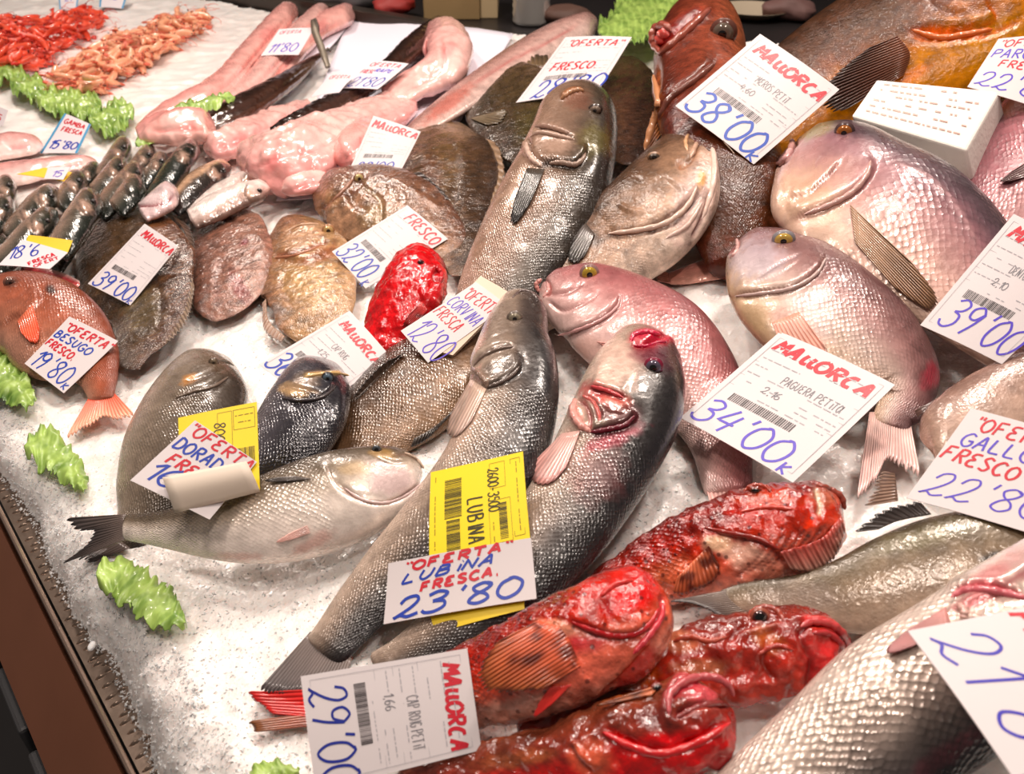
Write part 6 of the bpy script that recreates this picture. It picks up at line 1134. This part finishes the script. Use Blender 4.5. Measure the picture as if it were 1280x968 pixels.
# ---------------------------------------------------------------- prawns
def prawn_proto(name, body_c, fan_c):
    root = bpy.data.objects.new(name, None); COL.objects.link(root)
    L = .115; t = np.linspace(0, 1, 26); ang = t * 2.0; P = np.stack([L * np.sin(ang) * .45 - .03, L * (1 - np.cos(ang)) * .36 - .025, 0 * t + .009], 1)
    r = .0105 * np.interp(t, [0, .08, .3, .45, .85, 1], [.25, .8, 1.1, 1.05, .6, .35]) * (1 + .08 * np.abs(np.sin(t * 22)) * (t > .38))
    v, f = tube_vf(P, r, 10); mesh_from('body', v, f, body_c, root)
    e = P[-1]; dr = nrm(P[-1] - P[-3]); sd = np.array([-dr[1], dr[0], 0.]); parts = []
    for a in (-.7, -.25, .25, .7):
        d = nrm(dr + sd * a); parts.append(tube_vf([e, e + d * .009, e + d * .018], [.002, .0042, .001], 6))
    v, f = join_vf(parts); mesh_from('tail_fan', v, f, fan_c, root)['kind'] = 'stuff'
    parts = []
    for k in range(5):
        c = P[4 + k * 2]; parts.append(tube_vf([c, c + np.array([-.004 + k * .002, .014, -.003]), c + np.array([-.010 + k * .003, .024, -.008])], [.0014, .001, .0005], 5))
    v, f = join_vf(parts); mesh_from('walking_legs', v, f, fan_c, root)['kind'] = 'stuff'
    h = P[0]
    for s in (-1, 1):
        v, f = tube_vf(spline([tuple(h), tuple(h + (-.012, s * .01, .008)), tuple(h + (-.03, s * .02, .004)), tuple(h + (-.045, s * .014, -.002))], 12), [.0009] * 12, 4); mesh_from('antenna', v, f, fan_c, root)
        v, f = tube_vf([h + (.002, s * .004, .004), h + (.0, s * .007, .006), h + (-.002, s * .008, .007)], [.001, .002, .0006], 6); mesh_from('eye', v, f, plain('prawn_eye', (14, 12, 14), .15), root)
    return root
def inpoly(x, y, pg):
    r = False; j = len(pg) - 1
    for i in range(len(pg)):
        if (pg[i][1] > y) != (pg[j][1] > y) and x < (pg[j][0] - pg[i][0]) * (y - pg[i][1]) / (pg[j][1] - pg[i][1]) + pg[i][0]: r = not r
        j = i
    return r
def pile(proto, pg, cnt, name, lab, grp, seed, hmax):
    rr = random.Random(seed); xs_ = [p[0] for p in pg]; ys_ = [p[1] for p in pg]; k = 0; first = True
    pts = []
    while len(pts) < cnt:
        x, y = rr.uniform(min(xs_), max(xs_)), rr.uniform(min(ys_), max(ys_))
        if not inpoly(x, y, pg): continue
        d, _, _ = seg_dist(np.array([x]), np.array([y]), pg + [pg[0]]); pts.append((x, y, float(d[0])))
    for k, (x, y, d) in enumerate(pts):
        lay = rr.random(); h = .004 + lay * hmax * min(1, d / 14.)
        o = proto if k == 0 else proto.copy()
        if k:
            COL.objects.link(o)
            for ch in proto.children:
                c = ch.copy(); c.parent = o; COL.objects.link(c)
        o.name = name; o.location = Vector([float(q) for q in hit(x, y + 2, h)])
        o.rotation_euler = (rr.uniform(-.5, .5), rr.uniform(-.5, .5), rr.uniform(0, 6.28)); s = rr.uniform(.7, 1.0); o.scale = (s, s, s)
        tag(o, lab, 'prawn', grp)
rp = prawn_proto('red_prawn', plain('prawn_red', (232, 84, 56), .3, coat=.4, var=.25, bscale=60), plain('prawn_red_dark', (206, 56, 44), .35))
pile(rp, [(-30, 26), (10, 20), (42, 24), (80, 18), (112, 12), (136, 22), (106, 42), (68, 62), (40, 88), (-30, 92)], 170, 'red_prawn', 'orange red prawn in the heap of red prawns at top left', 'red prawns heaped at top left', 3, .05)
pp = prawn_proto('pale_prawn', plain('prawn_pale', (240, 172, 134), .3, coat=.4, var=.2, bscale=60), plain('prawn_pale_dark', (222, 112, 88), .35))
pile(pp, [(60, 112), (78, 90), (108, 70), (146, 46), (186, 30), (222, 14), (264, 18), (240, 46), (196, 74), (150, 98), (116, 116), (76, 118)], 210, 'pale_prawn', 'pale peach prawn in the long heap of pale prawns', 'pale prawns in the long heap', 5, .045)
# ---------------------------------------------------------------- things on the worktop behind
a = at_z(530., 25., ZB); b_ = at_z(600., 25., ZB); tan_ = plain('cardboard', (150, 124, 84), .8, var=.1)
e = empty('cardboard_box', ((a[0] + b_[0]) / 2, a[1], ZB), 'tan cardboard box on the worktop behind the stall', 'box')
bx('carton', a[0], b_[0], a[1], a[1] + .3, ZB, ZB + .28, tan_, e); bx('pale_side', b_[0], b_[0] + .06, a[1] + .02, a[1] + .3, ZB, ZB + .28, plain('carton_side', (190, 168, 130), .8), e)
def lathe(prof, c, m=28):
    th = np.linspace(0, 2 * math.pi, m, endpoint=False); V = [(c[0] + r * math.cos(a), c[1] + r * math.sin(a), c[2] + z) for r, z in prof for a in th]
    return V, [tuple(q) for q in grid_faces(len(prof), m, True)]
gl = plain('jar_glass', (200, 196, 190), .1, trans=.6)
p = at_z(664., 30., ZB); e = empty('glass_jar', (p[0], p[1], ZB), 'ribbed glass jar on the back worktop', 'jar')
pf = [(.001, .004)] + [(.06 + .003 * (k % 2), .004 + k * .011) for k in range(20)] + [(.05, .24), (.05, .27)]
v, f = lathe(pf, (p[0], p[1], ZB)); mesh_from('jar_body', v, f, gl, e, e.location); v, f = lathe([(.001, .3), (.056, .3), (.058, .27), (.054, .262)], (p[0], p[1], ZB)); mesh_from('lid', v, f, plain('jar_lid', (120, 116, 112), .4, .6), e, e.location)
p = at_z(940., 22., ZB); e = empty('serving_tray', (p[0], p[1], ZB), 'pale oval tray on the back worktop behind the grouper', 'tray')
v, f = lathe([(.001, .004), (.06, .006), (.12, .03), (.125, .032), (.12, .028), (.06, .001)], (p[0], p[1], ZB), 36); mesh_from('dish', v, f, plain('tray_cream', (186, 172, 150), .4), e, e.location)
rr = random.Random(8)
for k, (x, y, c, lab) in enumerate([(492, 20, (150, 40, 36), 'red crumpled bag on the back worktop'), (430, 12, (84, 84, 86), 'grey cloth bundle on the back worktop'), (705, 32, (96, 70, 60), 'brown parcel on the back worktop'), (985, 26, (110, 80, 76), 'dull red bundle behind the top right grouper'), (318, -2, (70, 96, 78), 'green cloth bundle at the back left'), (350, 2, (170, 166, 160), 'white folded cloth at the back left')]):
    p = at_z(float(x), float(y), ZB); th = np.linspace(0, 2 * math.pi, 20, endpoint=False); ph = np.linspace(.02, math.pi - .02, 14); r0 = .05 + .015 * rr.random()
    V = np.array([[(p[0] + 1.5 * r0 * math.sin(b2) * math.cos(a2), p[1] + r0 * math.sin(b2) * math.sin(a2), ZB + r0 * .6 * (1 + math.cos(b2))) for a2 in th] for b2 in ph]); V = V + (V - np.array([p[0], p[1], ZB + .05])) * (.5 * fbm(V, 25, k, 3))[..., None]; V[..., 2] = np.maximum(V[..., 2], ZB)
    o = mesh_from('crumpled_bundle', V.reshape(-1, 3), grid_faces(14, 20, True), plain('bundle%d' % k, c, .6, var=.15, bscale=20), None, (p[0], p[1], ZB)); tag(o, lab, 'bundle')
print('script time', time.time() - T00, 'tris', sum(len(o.data.polygons) for o in bpy.data.objects if o.type == 'MESH') * 2)
